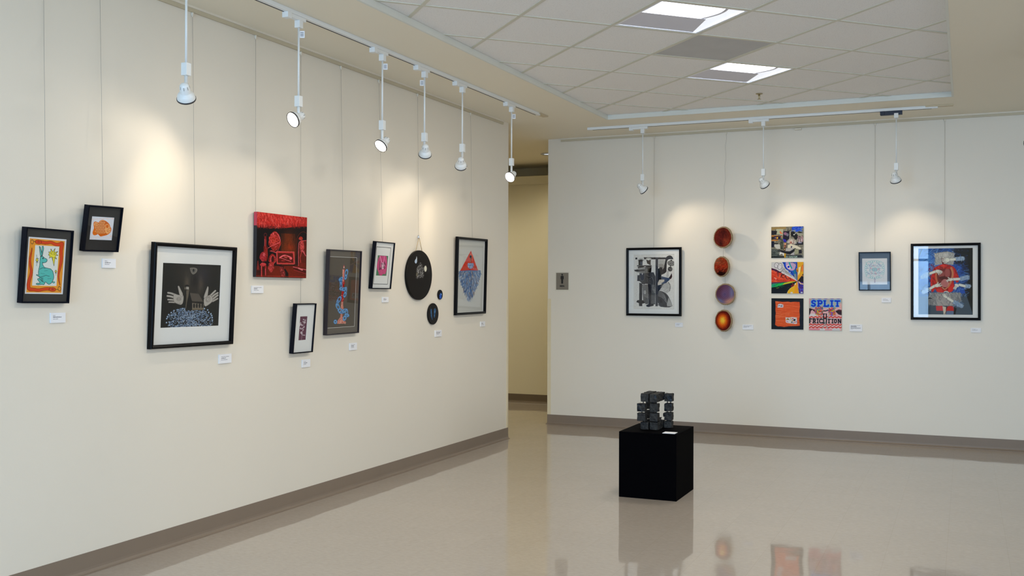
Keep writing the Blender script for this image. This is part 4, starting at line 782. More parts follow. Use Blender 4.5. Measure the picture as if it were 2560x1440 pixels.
A.poly([(690, 850), (800, 860), (950, 840), (1140, 860), (1150, 1100), (1090, 1120), (900, 1095), (740, 1070), (700, 1040)], (216, 208, 204)).poly([(710, 930), (790, 880), (800, 950), (720, 960)], (190, 140, 30)).poly([(770, 880), (850, 950), (770, 950)], (110, 60, 30)).poly([(1010, 915), (1090, 920), (1080, 990), (1000, 1000)], (30, 14, 30)).ell(900, 895, 44, 18, (220, 150, 80)).ell(980, 905, 24, 30, (190, 50, 90)).ell(965, 985, 26, 24, (200, 120, 20)).ell(940, 1045, 34, 32, (96, 104, 104)).line([(730, 1000), (790, 1040)], 20, (170, 60, 160)).ell(1060, 1045, 34, 26, (226, 140, 110)).ell(1115, 1030, 22, 30, (140, 120, 180)).line([(860, 960), (950, 940)], 20, (140, 150, 150)).ell(1000, 1070, 24, 16, (110, 90, 170)).ell(1182, 1040, 14, 22, (130, 40, 10))
ART['orange'] = A.out()
# --- SPLIT / FRICATION
A = Art([(190, 100), (1502, 100), (1502, 1385), (200, 1370)], 130, 130, (222, 172, 172), ss=3)
A.poly([(190, 100), (1502, 100), (1502, 470), (190, 500)], (176, 170, 164)).poly([(190, 100), (260, 100), (240, 320), (190, 330)], (206, 150, 160)).poly([(1440, 300), (1502, 290), (1502, 500), (1250, 520)], (230, 170, 164)).scatter(60, (190, 1500, 130, 480), [(150, 146, 142), (196, 190, 184)], 60, 12, .8, 1.5, .5)
A.line([(300 + q * 20, 108 + 12 * math.sin(q * .5)) for q in range(60)], 18, (30, 20, 170)).line([(300 + q * 20, 135 + 10 * math.sin(q * .5 + 1)) for q in range(60)], 7, (226, 200, 210))
for (wd, c) in ((98, (70, 170, 226)), (56, (10, 30, 190))):
    word('S', 305, 195, 140, 210, 0, wd, c); word('P', 555, 195, 150, 215, 0, wd, c, 40); word('L', 800, 195, 165, 215, 0, wd, c, 36); word('I', 1060, 195, 90, 215, 0, wd, c, 50); word('T', 1235, 200, 180, 205, 0, wd, c, 44)
A.ell(655, 245, 24, 24, (120, 150, 180))
# middle band
A.poly([(190, 500), (250, 500), (440, 560), (500, 700), (420, 640), (330, 560), (270, 600), (235, 760), (190, 770)], (40, 10, 14)).poly([(230, 720), (480, 700), (560, 780), (420, 830), (220, 830)], (216, 208, 208)).poly([(1250, 600), (1380, 540), (1502, 560), (1502, 765), (1380, 740), (1290, 660)], (24, 10, 14)).line([(1300, 580), (1500, 600)], 12, (170, 30, 20)).line([(1340, 670), (1500, 690)], 10, (140, 20, 20)).poly([(750, 570), (860, 580), (960, 540), (930, 600), (830, 625), (770, 605)], (16, 12, 20)).poly([(920, 540), (1000, 560), (980, 610), (930, 600)], (20, 110, 110))
MC = [(226, 96, 20), (190, 30, 24), (230, 170, 20), (20, 120, 120), (200, 30, 110), (140, 80, 170), (110, 150, 50)]
A.scatter(120, (450, 740, 470, 760), MC, 80, 26, 1.0, 1.2, .95).scatter(110, (990, 1230, 480, 780), MC, 70, 26, .4, 1.2, .95)
for y0, ph in ((850, 0), (1150, 1.2), (1250, .4)):
    A.line([(190 + q * 22, y0 + 20 * math.sin(q * .9 + ph)) for q in range(61)], 40, (206, 46, 26)).line([(190 + q * 22, y0 + 42 + 20 * math.sin(q * .9 + ph)) for q in range(61)], 14, (232, 214, 212))
A.poly([(200, 1290), (640, 1290), (620, 1370), (200, 1370)], (222, 140, 150)).poly([(640, 1310), (830, 1310), (830, 1385), (640, 1385)], (216, 212, 212)).poly([(1130, 1310), (1400, 1290), (1440, 1385), (1120, 1385)], (206, 204, 206)).poly([(850, 1300), (1110, 1310), (1110, 1385), (840, 1385)], (226, 150, 156))
for (ch, x, w_) in (('F', 205, 95), ('R', 365, 95), ('I', 510, 70), ('C', 620, 110), ('T', 940, 110), ('I', 1100, 70), ('O', 1205, 90), ('N', 1360, 105)):
    word(ch, x, 930, w_, 150, 0, 42, (12, 8, 10), 30 if ch != 'N' else 16)
A.line([(200, 905), (740, 905)], 14, (12, 8, 10)).line([(930, 925), (1490, 925)], 14, (12, 8, 10))
A.line([(670, 760), (800, 1000), (960, 1320)], 34, (96, 90, 92)).line([(670, 760), (800, 1000), (960, 1320)], 22, (196, 186, 182)).line([(1010, 740), (900, 1000), (720, 1310)], 34, (96, 90, 92)).line([(1010, 740), (900, 1000), (720, 1310)], 22, (196, 186, 182))
word('H', 770, 720, 130, 370, 0, 42, (10, 8, 10), 34); A.line([(770, 720), (900, 720)], 22, (10, 8, 10)).line([(730, 1080), (830, 1080)], 20, (10, 8, 10))
ART['split'] = A.out()
# --- mandala
A = Art([(158, 258), (772, 253), (778, 903), (160, 905)], 110, 115, (216, 218, 222), ss=2)
TE, PU, RO = (112, 186, 192), (96, 110, 170), (190, 110, 140)
cx_, cy_ = 465, 535
for k in range(26):
    a = 2 * PI * k / 26; sq = 1 / max(abs(math.cos(a)), abs(math.sin(a))) ** .45
    A.ell(cx_ + 218 * sq * math.cos(a), cy_ + 205 * sq * math.sin(a), 26, 24, TE, lw=8, al=.8)
for k in range(16):
    a = 2 * PI * k / 16; A.ell(cx_ + 150 * math.cos(a), cy_ + 140 * math.sin(a), 50, 22, TE if k % 2 else PU, a + .8, lw=7, al=.7).ell(cx_ + 90 * math.cos(a + .2), cy_ + 70 * math.sin(a + .2), 30, 15, RO if k % 3 == 0 else TE, a, lw=7, al=.75)
A.ell(cx_, cy_, 62, 40, TE, al=.45)
for k in range(7): A.line([(cx_ - 50 + k * 16, cy_ - 34), (cx_ - 50 + k * 16, cy_ + 34)], 4, PU, .6)
for (x, y) in [(465, 375), (300, 540), (635, 540), (465, 690), (315, 385), (625, 385), (310, 690), (640, 685)]: A.ell(x, y, 42, 34, (218, 216, 220)).ell(x, y, 44, 36, TE, lw=5, al=.5)
for (x, y, a) in [(340, 430, .9), (600, 440, .5), (310, 620, .4), (600, 610, -.4), (560, 390, .5), (380, 400, -.9)]: A.line([(x - 40 * math.cos(a), y - 40 * math.sin(a)), (x + 40 * math.cos(a), y + 40 * math.sin(a))], 8, PU, .8)
for (x0, x1, y) in [(400, 450, 440), (460, 520, 628), (350, 400, 510), (540, 575, 515), (370, 420, 620)]: A.line([(x0, y), (x1, y + 6)], 9, (190, 110, 140), .8)
A.scatter(120, (220, 710, 320, 750), [TE, (170, 214, 216)], 22, 4, .8, 1.5, .6); A.line([(470, 730), (470, 860)], 9, (110, 110, 150), .8)
for q in range(5): A.line([(456, 770 + q * 20), (486, 770 + q * 20)], 6, (150, 110, 140), .8)
ART['mandala'] = A.out()
# --- red figure with pale hands
A = Art([(203, 172), (1095, 162), (1095, 1255), (203, 1252)], 210, 230, (34, 74, 140))
A.blob(320, 450, 190, 420, (96, 150, 214), .9).blob(300, 880, 130, 60, (12, 26, 56), .9).blob(1000, 400, 160, 420, (8, 8, 16), 1, p=2).blob(930, 200, 150, 90, (22, 20, 24), .9).blob(860, 480, 90, 90, (30, 84, 190), .8).blob(900, 640, 110, 90, (40, 110, 210), .7).blob(930, 900, 100, 120, (26, 80, 190), .8).blob(560, 200, 230, 40, (24, 60, 120), .7)
A.poly([(1000, 170), (1095, 165), (1095, 1250), (1040, 1080), (960, 860), (1050, 600)], (8, 8, 12)).poly([(203, 960), (400, 950), (980, 900), (1080, 1200), (1095, 1255), (203, 1252)], (64, 78, 92)).poly([(203, 850), (330, 850), (360, 930), (203, 930)], (10, 20, 44))
A.scatter(520, (215, 1000, 180, 950), [(60, 120, 206), (22, 60, 140), (120, 170, 224), (10, 30, 80), (36, 90, 190)], 70, 12, -.35, .9, .5).scatter(60, (380, 460, 430, 900), [(150, 24, 40), (110, 20, 40)], 26, 9, 1, 1, .8).scatter(80, (780, 1000, 180, 420), [(10, 12, 20), (24, 30, 46)], 90, 16, .8, .6, .7)
A.poly([(470, 255), (560, 235), (690, 222), (795, 248), (790, 370), (775, 440), (620, 420), (490, 445), (480, 340)], (168, 166, 162)).scatter(160, (475, 790, 235, 430), [(196, 194, 188), (132, 132, 130), (150, 150, 146)], 50, 10, 1.3, .9, .7).blob(640, 280, 60, 40, (206, 202, 196), .8).line([(470, 255), (560, 235), (690, 222), (795, 248)], 6, (90, 90, 92))
A.poly([(575, 330), (640, 320), (650, 440), (600, 440)], (90, 30, 34))
RB = closed([(440, 530), (470, 480), (560, 440), (620, 425), (720, 440), (800, 480), (840, 560), (870, 640), (868, 720), (820, 735), (800, 650), (780, 720), (800, 800), (760, 880), (700, 890), (640, 860), (600, 900), (510, 890), (480, 820), (450, 880), (415, 890), (400, 700), (420, 620)], 1)
A.poly(RB, (196, 26, 22)); A.clip = A.inside(RB)
A.scatter(260, (400, 870, 430, 890), [(226, 44, 30), (150, 14, 16), (206, 30, 26), (120, 12, 20)], 70, 12, 1.2, .7, .7)
A.poly(closed([(500, 520), (620, 500), (740, 500), (770, 600), (730, 760), (640, 860), (560, 800), (500, 680)]), (112, 34, 34)).line(dodgy([(745, 490), (775, 580), (745, 700), (690, 800)]), 34, (196, 120, 80)).line(dodgy([(500, 560), (490, 640), (520, 740)]), 30, (190, 100, 66)).line(dodgy([(590, 800), (640, 850), (690, 790)]), 18, (196, 130, 90)).ell(580, 590, 50, 60, (150, 70, 66)).ell(680, 570, 50, 70, (146, 64, 62)).poly(closed([(540, 640), (620, 620), (700, 650), (640, 690), (560, 680)]), (80, 22, 24)).ell(640, 740, 62, 66, (206, 130, 126))
for q in range(6): A.line(dodgy([(590, 700 + q * 20), (620, 690 + q * 22), (650, 706 + q * 20), (685, 694 + q * 20)]), 7, (140, 56, 60)).line([(650, 520 + q * 20), (710, 516 + q * 20)], 5, (196, 110, 104))
A.line([(560, 470), (620, 500), (700, 465)], 12, (120, 10, 14)).line([(620, 440), (620, 500)], 10, (226, 70, 50)).poly([(700, 800), (790, 770), (760, 880), (690, 885)], (220, 34, 26)).poly([(510, 830), (600, 850), (600, 895), (520, 890)], (216, 34, 26)); A.clip = None
# cloth over the lap, legs
A.poly([(380, 900), (500, 890), (900, 893), (905, 1030), (850, 1080), (760, 1110), (540, 1110), (370, 1090), (360, 1000)], (128, 128, 128)).poly([(510, 920), (720, 900), (770, 1100), (500, 1108)], (168, 158, 152)).scatter(200, (370, 900, 900, 1100), [(150, 150, 150), (104, 106, 110), (176, 172, 168)], 50, 10, 1.2, .8, .55)
A.poly([(490, 1112), (600, 1110), (610, 1190), (500, 1190)], (206, 60, 66)).poly([(660, 1130), (720, 1108), (785, 1120), (785, 1200), (660, 1200)], (196, 24, 22)).poly([(600, 1115), (660, 1130), (650, 1252), (620, 1252)], (206, 194, 176)).poly([(640, 1252), (680, 1130), (660, 1110), (655, 1200), (630, 1252)], (60, 14, 14)).poly([(670, 1190), (780, 1190), (790, 1252), (660, 1252)], (92, 110, 140)).poly([(790, 1130), (830, 1150), (810, 1252), (780, 1252)], (10, 14, 24)).line(dodgy([(345, 1000), (330, 1100), (350, 1250)]), 26, (26, 24, 26)).line(dodgy([(330, 1010), (370, 980), (420, 990)]), 14, (24, 26, 32))
# pale gloved arms
GW, GC, GSH = (222, 220, 206), (140, 162, 186), (120, 124, 124)
def arm(sleeve, fore, hand_, fing):
    for i in range(len(sleeve) - 1): pass
    A.line(dodgy(sleeve), 66, GC, .95); A.scatter(40, (min(p[0] for p in sleeve) - 25, max(p[0] for p in sleeve) + 25, min(p[1] for p in sleeve) - 25, max(p[1] for p in sleeve) + 25), [(176, 192, 208), (96, 126, 166)], 36, 9, .5, 1.2, .6)
    A.line(dodgy(fore), 46, GSH).line(dodgy(fore), 38, GW); A.ell(hand_[0], hand_[1], hand_[2], hand_[3], GSH, hand_[4]).ell(hand_[0], hand_[1], hand_[2] - 4, hand_[3] - 4, GW, hand_[4])
    for f_ in fing: A.line(dodgy(f_, 1), 15, GSH).line(dodgy(f_, 1), 11, GW)
arm([(930, 335), (830, 345)], [(800, 350), (720, 355)], (675, 360, 48, 38, 0), [[(650, 340), (620, 330), (600, 322)], [(645, 355), (610, 350), (588, 345)], [(645, 372), (612, 372), (590, 370)], [(650, 388), (625, 392), (605, 388)], [(670, 395), (650, 412), (625, 412)]])
arm([(270, 640), (370, 590)], [(400, 578), (480, 550)], (525, 545, 46, 30, .1), [[(550, 530), (580, 540), (595, 560)], [(550, 545), (575, 560), (585, 575)], [(540, 560), (560, 575), (565, 590)], [(520, 565), (535, 585), (540, 600)]])
arm([(290, 885), (380, 840)], [(400, 825), (470, 785)], (515, 775, 48, 32, -.2), [[(540, 760), (560, 745), (570, 740)], [(550, 775), (575, 770), (590, 775)], [(545, 790), (568, 790)], [(525, 745), (520, 735), (530, 725)]])
arm([(1010, 640), (910, 665)], [(870, 670), (780, 675)], (730, 680, 48, 26, -.15), [[(700, 680), (675, 690), (665, 700)], [(705, 692), (685, 705), (678, 715)], [(720, 665), (700, 650), (690, 645)]])
arm([(1030, 790), (985, 785)], [(960, 785), (880, 765)], (835, 775, 40, 28, .5), [[(815, 785), (795, 800), (780, 825)], [(825, 795), (805, 815), (795, 835)], [(835, 800), (820, 820), (815, 840)]])
arm([(910, 1110), (800, 1050)], [(760, 1030), (690, 985)], (645, 955, 46, 24, .6), [[(620, 935), (600, 925)], [(650, 930), (620, 915)], [(670, 880), (650, 870), (630, 880)], [(700, 890), (670, 870)]])
A.line([(203, 345), (235, 250), (262, 178)], 10, (10, 16, 30), .8); ART['redman'] = A.out()  # dark diagonal reflection of the glass, painted into the print
# ------------------------------------------------------------ track lighting
LAMPG = mat('lamp_lens_glow', (1, .95, .85, 1), .3, emit=(1.0, .86, .66, 1), estr=14.0)
RIM = mat('lamp_rim_dark', (.03, .03, .035, 1), .3)
TANP = mat('track_end_tan', (.62, .53, .36, 1), .5)
GREYV = mat('vent_slit_grey', (.3, .3, .28, 1), .5)
def track(name, label, a, b_, along_y, fixed, slot_side, feed):
    t_ = thing(name, label, 'light track', (fixed if along_y else (a + b_) / 2, (a + b_) / 2 if along_y else fixed, ZC))
    L_ = (b_ - a) / 2
    def bx(mb, u0, u1, v0, v1, z0, z1, **k):
        return mb.box(v0, v1, u0, u1, z0, z1, **k) if along_y else mb.box(u0, u1, v0, v1, z0, z1, **k)
    bx(MB(), -L_, L_, -.018, .018, -.024, 0, bev=.002).build('rail', WHITE, t_)
    s = slot_side
    bx(MB(), -L_ + .05, L_ - .05, s * .009 - .0035, s * .009 + .0035, -.0255, -.0235).build('slot', SLOT, t_)
    u0, u1 = feed
    bx(MB(), u0, u1, -.028, .028, -.012, 0, bev=.002).build('end_cover', TANP, t_)
    return t_
XT_, YS_ = -3.543, 9.636
track('light_track', 'white lighting track along the soffit beside the long left wall', -1.6, 8.66, True, XT_, -1, (5.10, 5.30))
track('light_track', 'white lighting track along the soffit in front of the wall with the stacked square paintings', -3.417, -.22, False, YS_, 1, (1.5, 1.72))
track('light_track', 'white lighting track end at the right edge of the photo', -1.6, 7.72, True, .400, 1, (4.62, 4.82))

def head(x, y, along_y, lens, d, label, dark=False, tagside=0, ztop=ZC - .024, power=None, size=76):
    d = Vector(d).normalized(); lens = Vector(lens)
    t_ = thing('track_spotlight', label, 'spotlight', (x, y, ZC), group='track spotlights')
    o = Vector((x, y, ZC))
    AD = SLOT if dark else WHITE
    def bx(mb, u0, u1, v0, v1, z0, z1, bev=.002):
        return mb.box(v0, v1, u0, u1, z0, z1, bev=bev) if along_y else mb.box(u0, u1, v0, v1, z0, z1, bev=bev)
    # adapter bar clipped under the track
    a_ = MB(); bx(a_, -.13, .05, -.017, .017, -.046 if not dark else -.06, -.0245); bx(a_, -.133, -.095, -.0205, .0205, -.056, -.0238)
    a_.build('adapter', mat('adapter_dark', (.01, .015, .035, 1), .4) if dark else WHITE, t_)
    bx(MB(), -.018, .018, -.018, .018, -.088, -.046).build('swivel', WHITE, t_)
    MB().tube([(0, 0, -.088), (0, 0, -.482)], .0062, 10).build('rod', WHITE, t_)
    jb = MB().box(-.0175, .0175, -.0175, .0175, -.545, -.482, bev=.002); jb.build('joint_box', WHITE, t_)
    if tagside:
        tg = MB(); s = tagside
        tg.box(.004 if s > 0 else -.034, .034 if s > 0 else -.004, -.001, .001, -.145, -.105)
        g_ = tg.build('paper_tag', CARD, t_); g_.rotation_euler = (0, 0, YAW)
        mk = MB()
        for q in range(3): mk.box((.010 if s > 0 else -.028), (.028 if s > 0 else -.010), -.0016, -.001, -.117 - q * .009, -.114 - q * .009)
        mk.build('tag_print', RIM, g_)
    # lamp head
    c = lens - o
    M = Matrix.Translation(c) @ (-d).to_track_quat('Z', 'Y').to_matrix().to_4x4()
    stem_end = M @ Vector((0, 0, .062))
    MB().tube([(0, 0, -.545), (0, 0, min(-.56, stem_end.z + .012)), tuple(stem_end)], [.009, .009, .008], 10).build('stem', WHITE, t_)
    hd = MB().lathe([(.0455, .0), (.0455, .006), (.0445, .012), (.042, .022), (.0365, .031), (.029, .037), (.0265, .040), (.0270, .043), (.0260, .046), (.0255, .066), (.0225, .079), (.016, .087), (.008, .0905), (0, .091)], 30, M)
    ho = hd.build('housing', WHITE, t_)
    vs = MB()
    for q in range(8):
        a = 2 * PI * q / 8; R_ = M @ Matrix.Rotation(a, 4, 'Z')
        P = [R_ @ Vector(p) for p in ((.0258, -.0016, .064), (.0258, .0016, .064), (.0226, .0016, .0795), (.0226, -.0016, .0795))]
        n_ = (R_.to_3x3() @ Vector((1, 0, .25))).normalized() * .0006
        vs.poly([tuple(p + n_) for p in P])
    vs.build('vent_slits', GREYV, ho)
    MB().lathe([(.0435, .003), (.0435, -.002), (.0475, -.002), (.0475, .0055), (.0455, .0055)], 30, M).build('rim', RIM, t_)
    MB().lathe([(0, .0015), (.0436, .0005)], 30, M, smooth=False).build('lens', LAMPG, t_)
    l = bpy.data.lights.new('spot_lamp', 'SPOT'); l.energy = power or SPOT_W; l.color = WARM; l.spot_size = math.radians(size); l.spot_blend = .75; l.shadow_soft_size = .02
    lo = bpy.data.objects.new('spot_lamp', l); COL.objects.link(lo); lo.parent = t_
    lo.location = c + d * .012; lo.rotation_euler = (-d).to_track_quat('Z', 'Y').to_euler()
    return t_
def LW(y, z, x=XT_): return (x, y, z)
head(XT_, 4.041, True, (XT_ - .01, 4.055, 2.372), (-.36, .60, -.72), 'nearest white track spotlight, lamp tipped down over the open hands print', size=86, power=9.5)
head(XT_, 4.985, True, (XT_ - .015, 4.95, 2.405), (-.24, -.86, -.46), 'white track spotlight with a bright round lens above the red canvas', tagside=1)
head(XT_, 5.924, True, (XT_ - .01, 5.92, 2.378), (-.20, -.74, -.64), 'white track spotlight above the small pink print, bright oval lens facing the room', tagside=1)
head(XT_, 6.508, True, (XT_ - .01, 6.535, 2.395), (-.38, .62, -.68), 'white track spotlight tipped down above the large black disc, its lens hidden', tagside=-1)
head(XT_, 7.114, True, (XT_ - .02, 7.13, 2.378), (-.36, .70, -.62), 'white track spotlight above the gap between black disc and red triangle print, seen from behind')
head(XT_, 8.054, True, (XT_ - .005, 8.03, 2.385), (-.14, -.85, -.50), 'farthest glowing track spotlight along the left wall, hanging before the corridor opening', tagside=1)
head(-2.855, YS_, False, (-2.843, YS_ + .01, 2.392), (.50, .60, -.62), 'white track spotlight above the black and white abstract print', power=10)
head(-1.705, YS_, False, (-1.692, YS_ + .01, 2.398), (.36, .66, -.66), 'white track spotlight above the stacked square paintings', power=8)
head(-.557, YS_, False, (-.56, YS_ + .01, 2.392), (.14, .58, -.80), 'white track spotlight on a dark navy adapter above the blue mandala print', dark=True, power=8)
head(.400, 7.60, True, (.390, 7.585, 2.395), (-.55, -.70, -.42), 'glowing spotlight lens cut off by the right edge of the photo')

# ------------------------------------------------------------ plinth, sculpture, card
PX0, PX1, PY0, PY1, PH = -2.191, -1.785, 6.838, 7.317, .4515
pl = thing('display_plinth', 'matte black cube plinth standing on the glossy floor', 'plinth', ((PX0 + PX1) / 2, (PY0 + PY1) / 2, 0))
hx, hy = (PX1 - PX0) / 2, (PY1 - PY0) / 2
MB().box(-hx, hx, -hy, hy, 0, PH - .013, bev=.0012).build('body', PLINTH, pl)
MB().box(-hx, hx, -hy, hy, PH - .0128, PH, bev=.0012).build('top_panel', PLINTH, pl)
cd = MB().box(-.045, .042, -.036, .042, 0, .003, bev=.0005).build('title_card', CARD, None, (-1.846, 6.900, PH))
tag(cd, 'white title card lying on the black plinth beside the block sculpture', 'title card')

CHAR = bpy.data.materials.new('charred_block'); CHAR.use_nodes = True
t = CHAR.node_tree; b = t.nodes['Principled BSDF']; L = t.links.new
tcn = t.nodes.new('ShaderNodeTexCoord'); n1 = t.nodes.new('ShaderNodeTexNoise'); n1.inputs['Scale'].default_value = 60; n1.inputs['Detail'].default_value = 6
L(tcn.outputs['Object'], n1.inputs[0]); cr = t.nodes.new('ShaderNodeValToRGB'); L(n1.outputs[0], cr.inputs[0])
cr.color_ramp.elements[0].position = .35; cr.color_ramp.elements[0].color = (.017, .0175, .0185, 1)
cr.color_ramp.elements[1].position = .65; cr.color_ramp.elements[1].color = (.045, .045, .0435, 1)
L(cr.outputs[0], b.inputs['Base Color']); b.inputs['Roughness'].default_value = .7; b.inputs['Specular IOR Level'].default_value = .2
bp = t.nodes.new('ShaderNodeBump'); bp.inputs['Strength'].default_value = .8; bp.inputs['Distance'].default_value = .004; L(n1.outputs[0], bp.inputs['Height']); L(bp.outputs[0], b.inputs['Normal'])
TAR = mat('black_tar', (.002, .003, .006, 1), .35, spec=.25, bump=.8, bscale=45)
sc = thing('block_sculpture', 'sculpture of stacked charcoal grey blocks forming an open cube on the black plinth', 'sculpture', (-1.98, 7.05, PH))
rng = random.Random(5)
def rough_block(x0, x1, y0, y1, z0, z1, tar=None, name='block', rough=.0022, bites=()):
    bm = bmesh.new(); bmesh.ops.create_cube(bm, size=1)
    bmesh.ops.subdivide_edges(bm, edges=bm.edges[:], cuts=7, use_grid_fill=True)
    c = Vector(((x0 + x1) / 2 + 1.98, (y0 + y1) / 2 - 7.05, (z0 + z1) / 2 - PH)); S = Vector((x1 - x0, y1 - y0, z1 - z0))
    ph = [rng.uniform(0, 6.3) for _ in range(6)]
    for v in bm.verts:
        p = v.co.copy(); q = Vector((p.x * S.x, p.y * S.y, p.z * S.z))
        k = 60
        dsp = math.sin(q.x * k * 2 + ph[0] + q.z * 90) * math.cos(q.y * k * 2 + ph[1]) + math.sin(q.z * k * 2.6 + ph[2] + q.y * 70) * .8 + rng.uniform(-.6, .6)
        m_ = max(abs(p.x), abs(p.y), abs(p.z)); e = sum(1 for a in p if abs(a) > .49)
        n = Vector([a if abs(a) > .49 else 0 for a in p]).normalized() if e else Vector()
        q += n * (dsp * rough * .5 - (0, 0, .0006, .0016)[e] - .0012)
        v.co = q + c
    for f in bm.faces:
        f.smooth = False
        if tar:
            n = f.normal; cc = f.calc_center_median() - c
            if n.y < -.5 and math.sin(cc.x * 95 + ph[3]) + math.sin(cc.z * 110 + cc.x * 60 + ph[4]) > tar: f.material_index = 1
    me = bpy.data.meshes.new(name); bm.to_mesh(me); bm.free(); me.materials.append(CHAR); me.materials.append(TAR)
    o = bpy.data.objects.new(name, me); COL.objects.link(o); o.parent = sc
    return o
Z = [(.4530, .506), (.513, .571), (.579, .638), (.646, .704)]
D_ = .056
# front middle column, the top one runs back as a long bar
rough_block(-2.0148, -1.957, 6.985, 7.041, *Z[0]); rough_block(-2.0148, -1.957, 6.982, 7.04, *Z[1]); rough_block(-2.0148, -1.957, 6.982, 7.04, *Z[2])
rough_block(-2.0150, -1.961, 6.980, 7.195, *Z[3], tar=1.55)
# front left column, the two middle ones pushed out
rough_block(-2.0815, -2.0245, 6.985, 7.04, *Z[0]); rough_block(-2.0985, -2.0385, 6.958, 7.014, *Z[1]); rough_block(-2.0990, -2.0400, 6.955, 7.012, Z[2][0], Z[2][1] - .001, tar=.05)
rough_block(-2.0815, -2.0245, 6.985, 7.04, Z[3][0] + .001, Z[3][1] + .001)
# right column, set back
rough_block(-1.9513, -1.896, 7.128, 7.182, .4530, .503); rough_block(-1.9520, -1.896, 7.13, 7.186, .507, .563); rough_block(-1.9513, -1.896, 7.13, 7.186, .571, .627, tar=.3)
rough_block(-1.9513, -1.894, 7.13, 7.186, .640, .697, tar=.2)
# back row
rough_block(-2.0148, -1.958, 7.048, 7.12, .4530, .506); rough_block(-2.0148, -1.958, 7.128, 7.184, .4530, .506)
rough_block(-2.0860, -2.022, 7.128, 7.184, .4530, .506); rough_block(-2.0860, -2.022, 7.128, 7.184, *Z[1]); rough_block(-2.0860, -2.022, 7.128, 7.184, *Z[2]); rough_block(-2.0780, -2.020, 7.05, 7.184, .648, .7075)
rough_block(-2.000, -1.962, 7.075, 7.115, .506, .531, name='broken_block', rough=.009); rough_block(-1.962, -1.949, 7.14, 7.17, .53, .556, name='broken_block', rough=.01)
for (x, y, z0, z1) in ((-1.985, 7.01, .50, .52), (-1.985, 7.01, .565, .585), (-1.985, 7.01, .63, .65), (-2.055, 7.005, .50, .52), (-2.062, 6.995, .565, .585), (-2.055, 7.005, .63, .65),
                       (-1.923, 7.157, .495, .515), (-1.923, 7.157, .555, .578), (-1.923, 7.157, .62, .645), (-2.05, 7.156, .50, .52), (-2.05, 7.156, .565, .585), (-2.05, 7.156, .63, .65)):
    for dx in (-.012, .012): MB().tube([(x + dx + 1.98, y - 7.05, z0 - PH), (x + dx + 1.98, y - 7.05, z1 - PH)], .0035, 8).build('dowel', TAR, sc)
for (x, y, z) in ((-2.02, 7.02, .479), (-2.02, 7.02, .675), (-1.955, 7.142, .668), (-1.955, 7.142, .478)):
    MB().box(x - .006 + 1.98, x + .006 + 1.98, y - .008 - 7.05, y + .008 - 7.05, z - .008 - PH, z + .008 - PH).build('spacer', TAR, sc)

# ------------------------------------------------------------ restroom sign
sg = thing('restroom_sign', 'grey restroom sign with a black figure and the word MEN', 'sign', M=Matrix(((1, 0, 0, -3.9025), (0, 0, -1, YR), (0, 1, 0, 1.42), (0, 0, 0, 1))))
MB().box(-.082, .082, 0, .199, 0, .005, bev=.0015).build('backplate', mat('sign_border', (.78, .74, .62, 1), .4), sg)
MB().box(-.0725, .0665, .011, .190, .0045, .0065).build('face', mat('sign_face', srgb(131, 123, 110), .45), sg)
BLK = mat('sign_black', (.006, .006, .006, 1), .5)
fg = MB()
def flat(mb, pts, z0=.0064, z1=.0082): mb.prism([(p[0], p[1], 0) for p in pts], (0, 0, z0), (0, 0, z1))
cx = -.004; flat(fg, [(cx + .0085 * math.cos(a), .170 + .0085 * math.sin(a)) for a in [2 * PI * k / 20 for k in range(20)]])
flat(fg, [(cx - .017, .153), (cx - .011, .158), (cx + .011, .158), (cx + .017, .153), (cx + .0175, .124), (cx + .011, .121), (cx + .0095, .076), (cx - .0095, .076), (cx - .011, .121), (cx - .0175, .124)])
fg.build('figure', BLK, sg)
fc = bpy.data.curves.new('men', 'FONT'); fc.body = 'MEN'; fc.size = .024; fc.align_x = 'CENTER'; fc.extrude = .0009; fc.offset = .0007; fc.space_character = 1.08
fo = bpy.data.objects.new('men', fc); COL.objects.link(fo)
dg = bpy.context.evaluated_depsgraph_get(); me = bpy.data.meshes.new_from_object(fo.evaluated_get(dg)); bpy.data.objects.remove(fo)
me.materials.clear(); me.materials.append(BLK); lo = bpy.data.objects.new('lettering', me); COL.objects.link(lo); lo.parent = sg; lo.location = (cx, .042, .0073)

# ------------------------------------------------------------ hung works
def wallM(side, pos, z, tilt=0.0, roll=0.0, off=.001, yaw=0.0):
    """local x = right, y = up, z = out of the wall"""
    if side == 'L': B = Matrix(((0, 0, 1), (1, 0, 0), (0, 1, 0))); P = Vector((XL + off, pos, z))
    else: B = Matrix(((1, 0, 0), (0, 0, -1), (0, 1, 0))); P = Vector((pos, YR - off, z))
    R = B @ Matrix.Rotation(yaw, 3, 'Y') @ Matrix.Rotation(tilt, 3, 'X') @ Matrix.Rotation(roll, 3, 'Z')
    return Matrix.Translation(P) @ R.to_4x4()
def ring(mb, w, h, bw, d, back=0.0, prof='flat', mi=0):
    """frame moulding, outer w x h (y from 0), border bw, depth d"""
    if prof == 'flat': pf = [(0, back), (0, d), (bw, d), (bw, d - .006), (bw * .98, back)]
    else: pf = [(0, back), (0, d * .8), (bw * .18, d * .97), (bw * .45, d), (bw * .7, d * .93), (bw * .85, d * .86), (bw, d * .84), (bw, d * .6), (bw * .98, back)]
    rings = []
    for t_, z in pf:
        rings.append([mb.bm.verts.new(p) for p in ((-w / 2 + t_, t_, z), (w / 2 - t_, t_, z), (w / 2 - t_, h - t_, z), (-w / 2 + t_, h - t_, z))])
    n = len(rings)
    for k in range(n):
        A, B = rings[k], rings[(k + 1) % n]
        for q in range(4): mb.bm.faces.new((A[q], A[(q + 1) % 4], B[(q + 1) % 4], B[q])).material_index = mi
    return mb
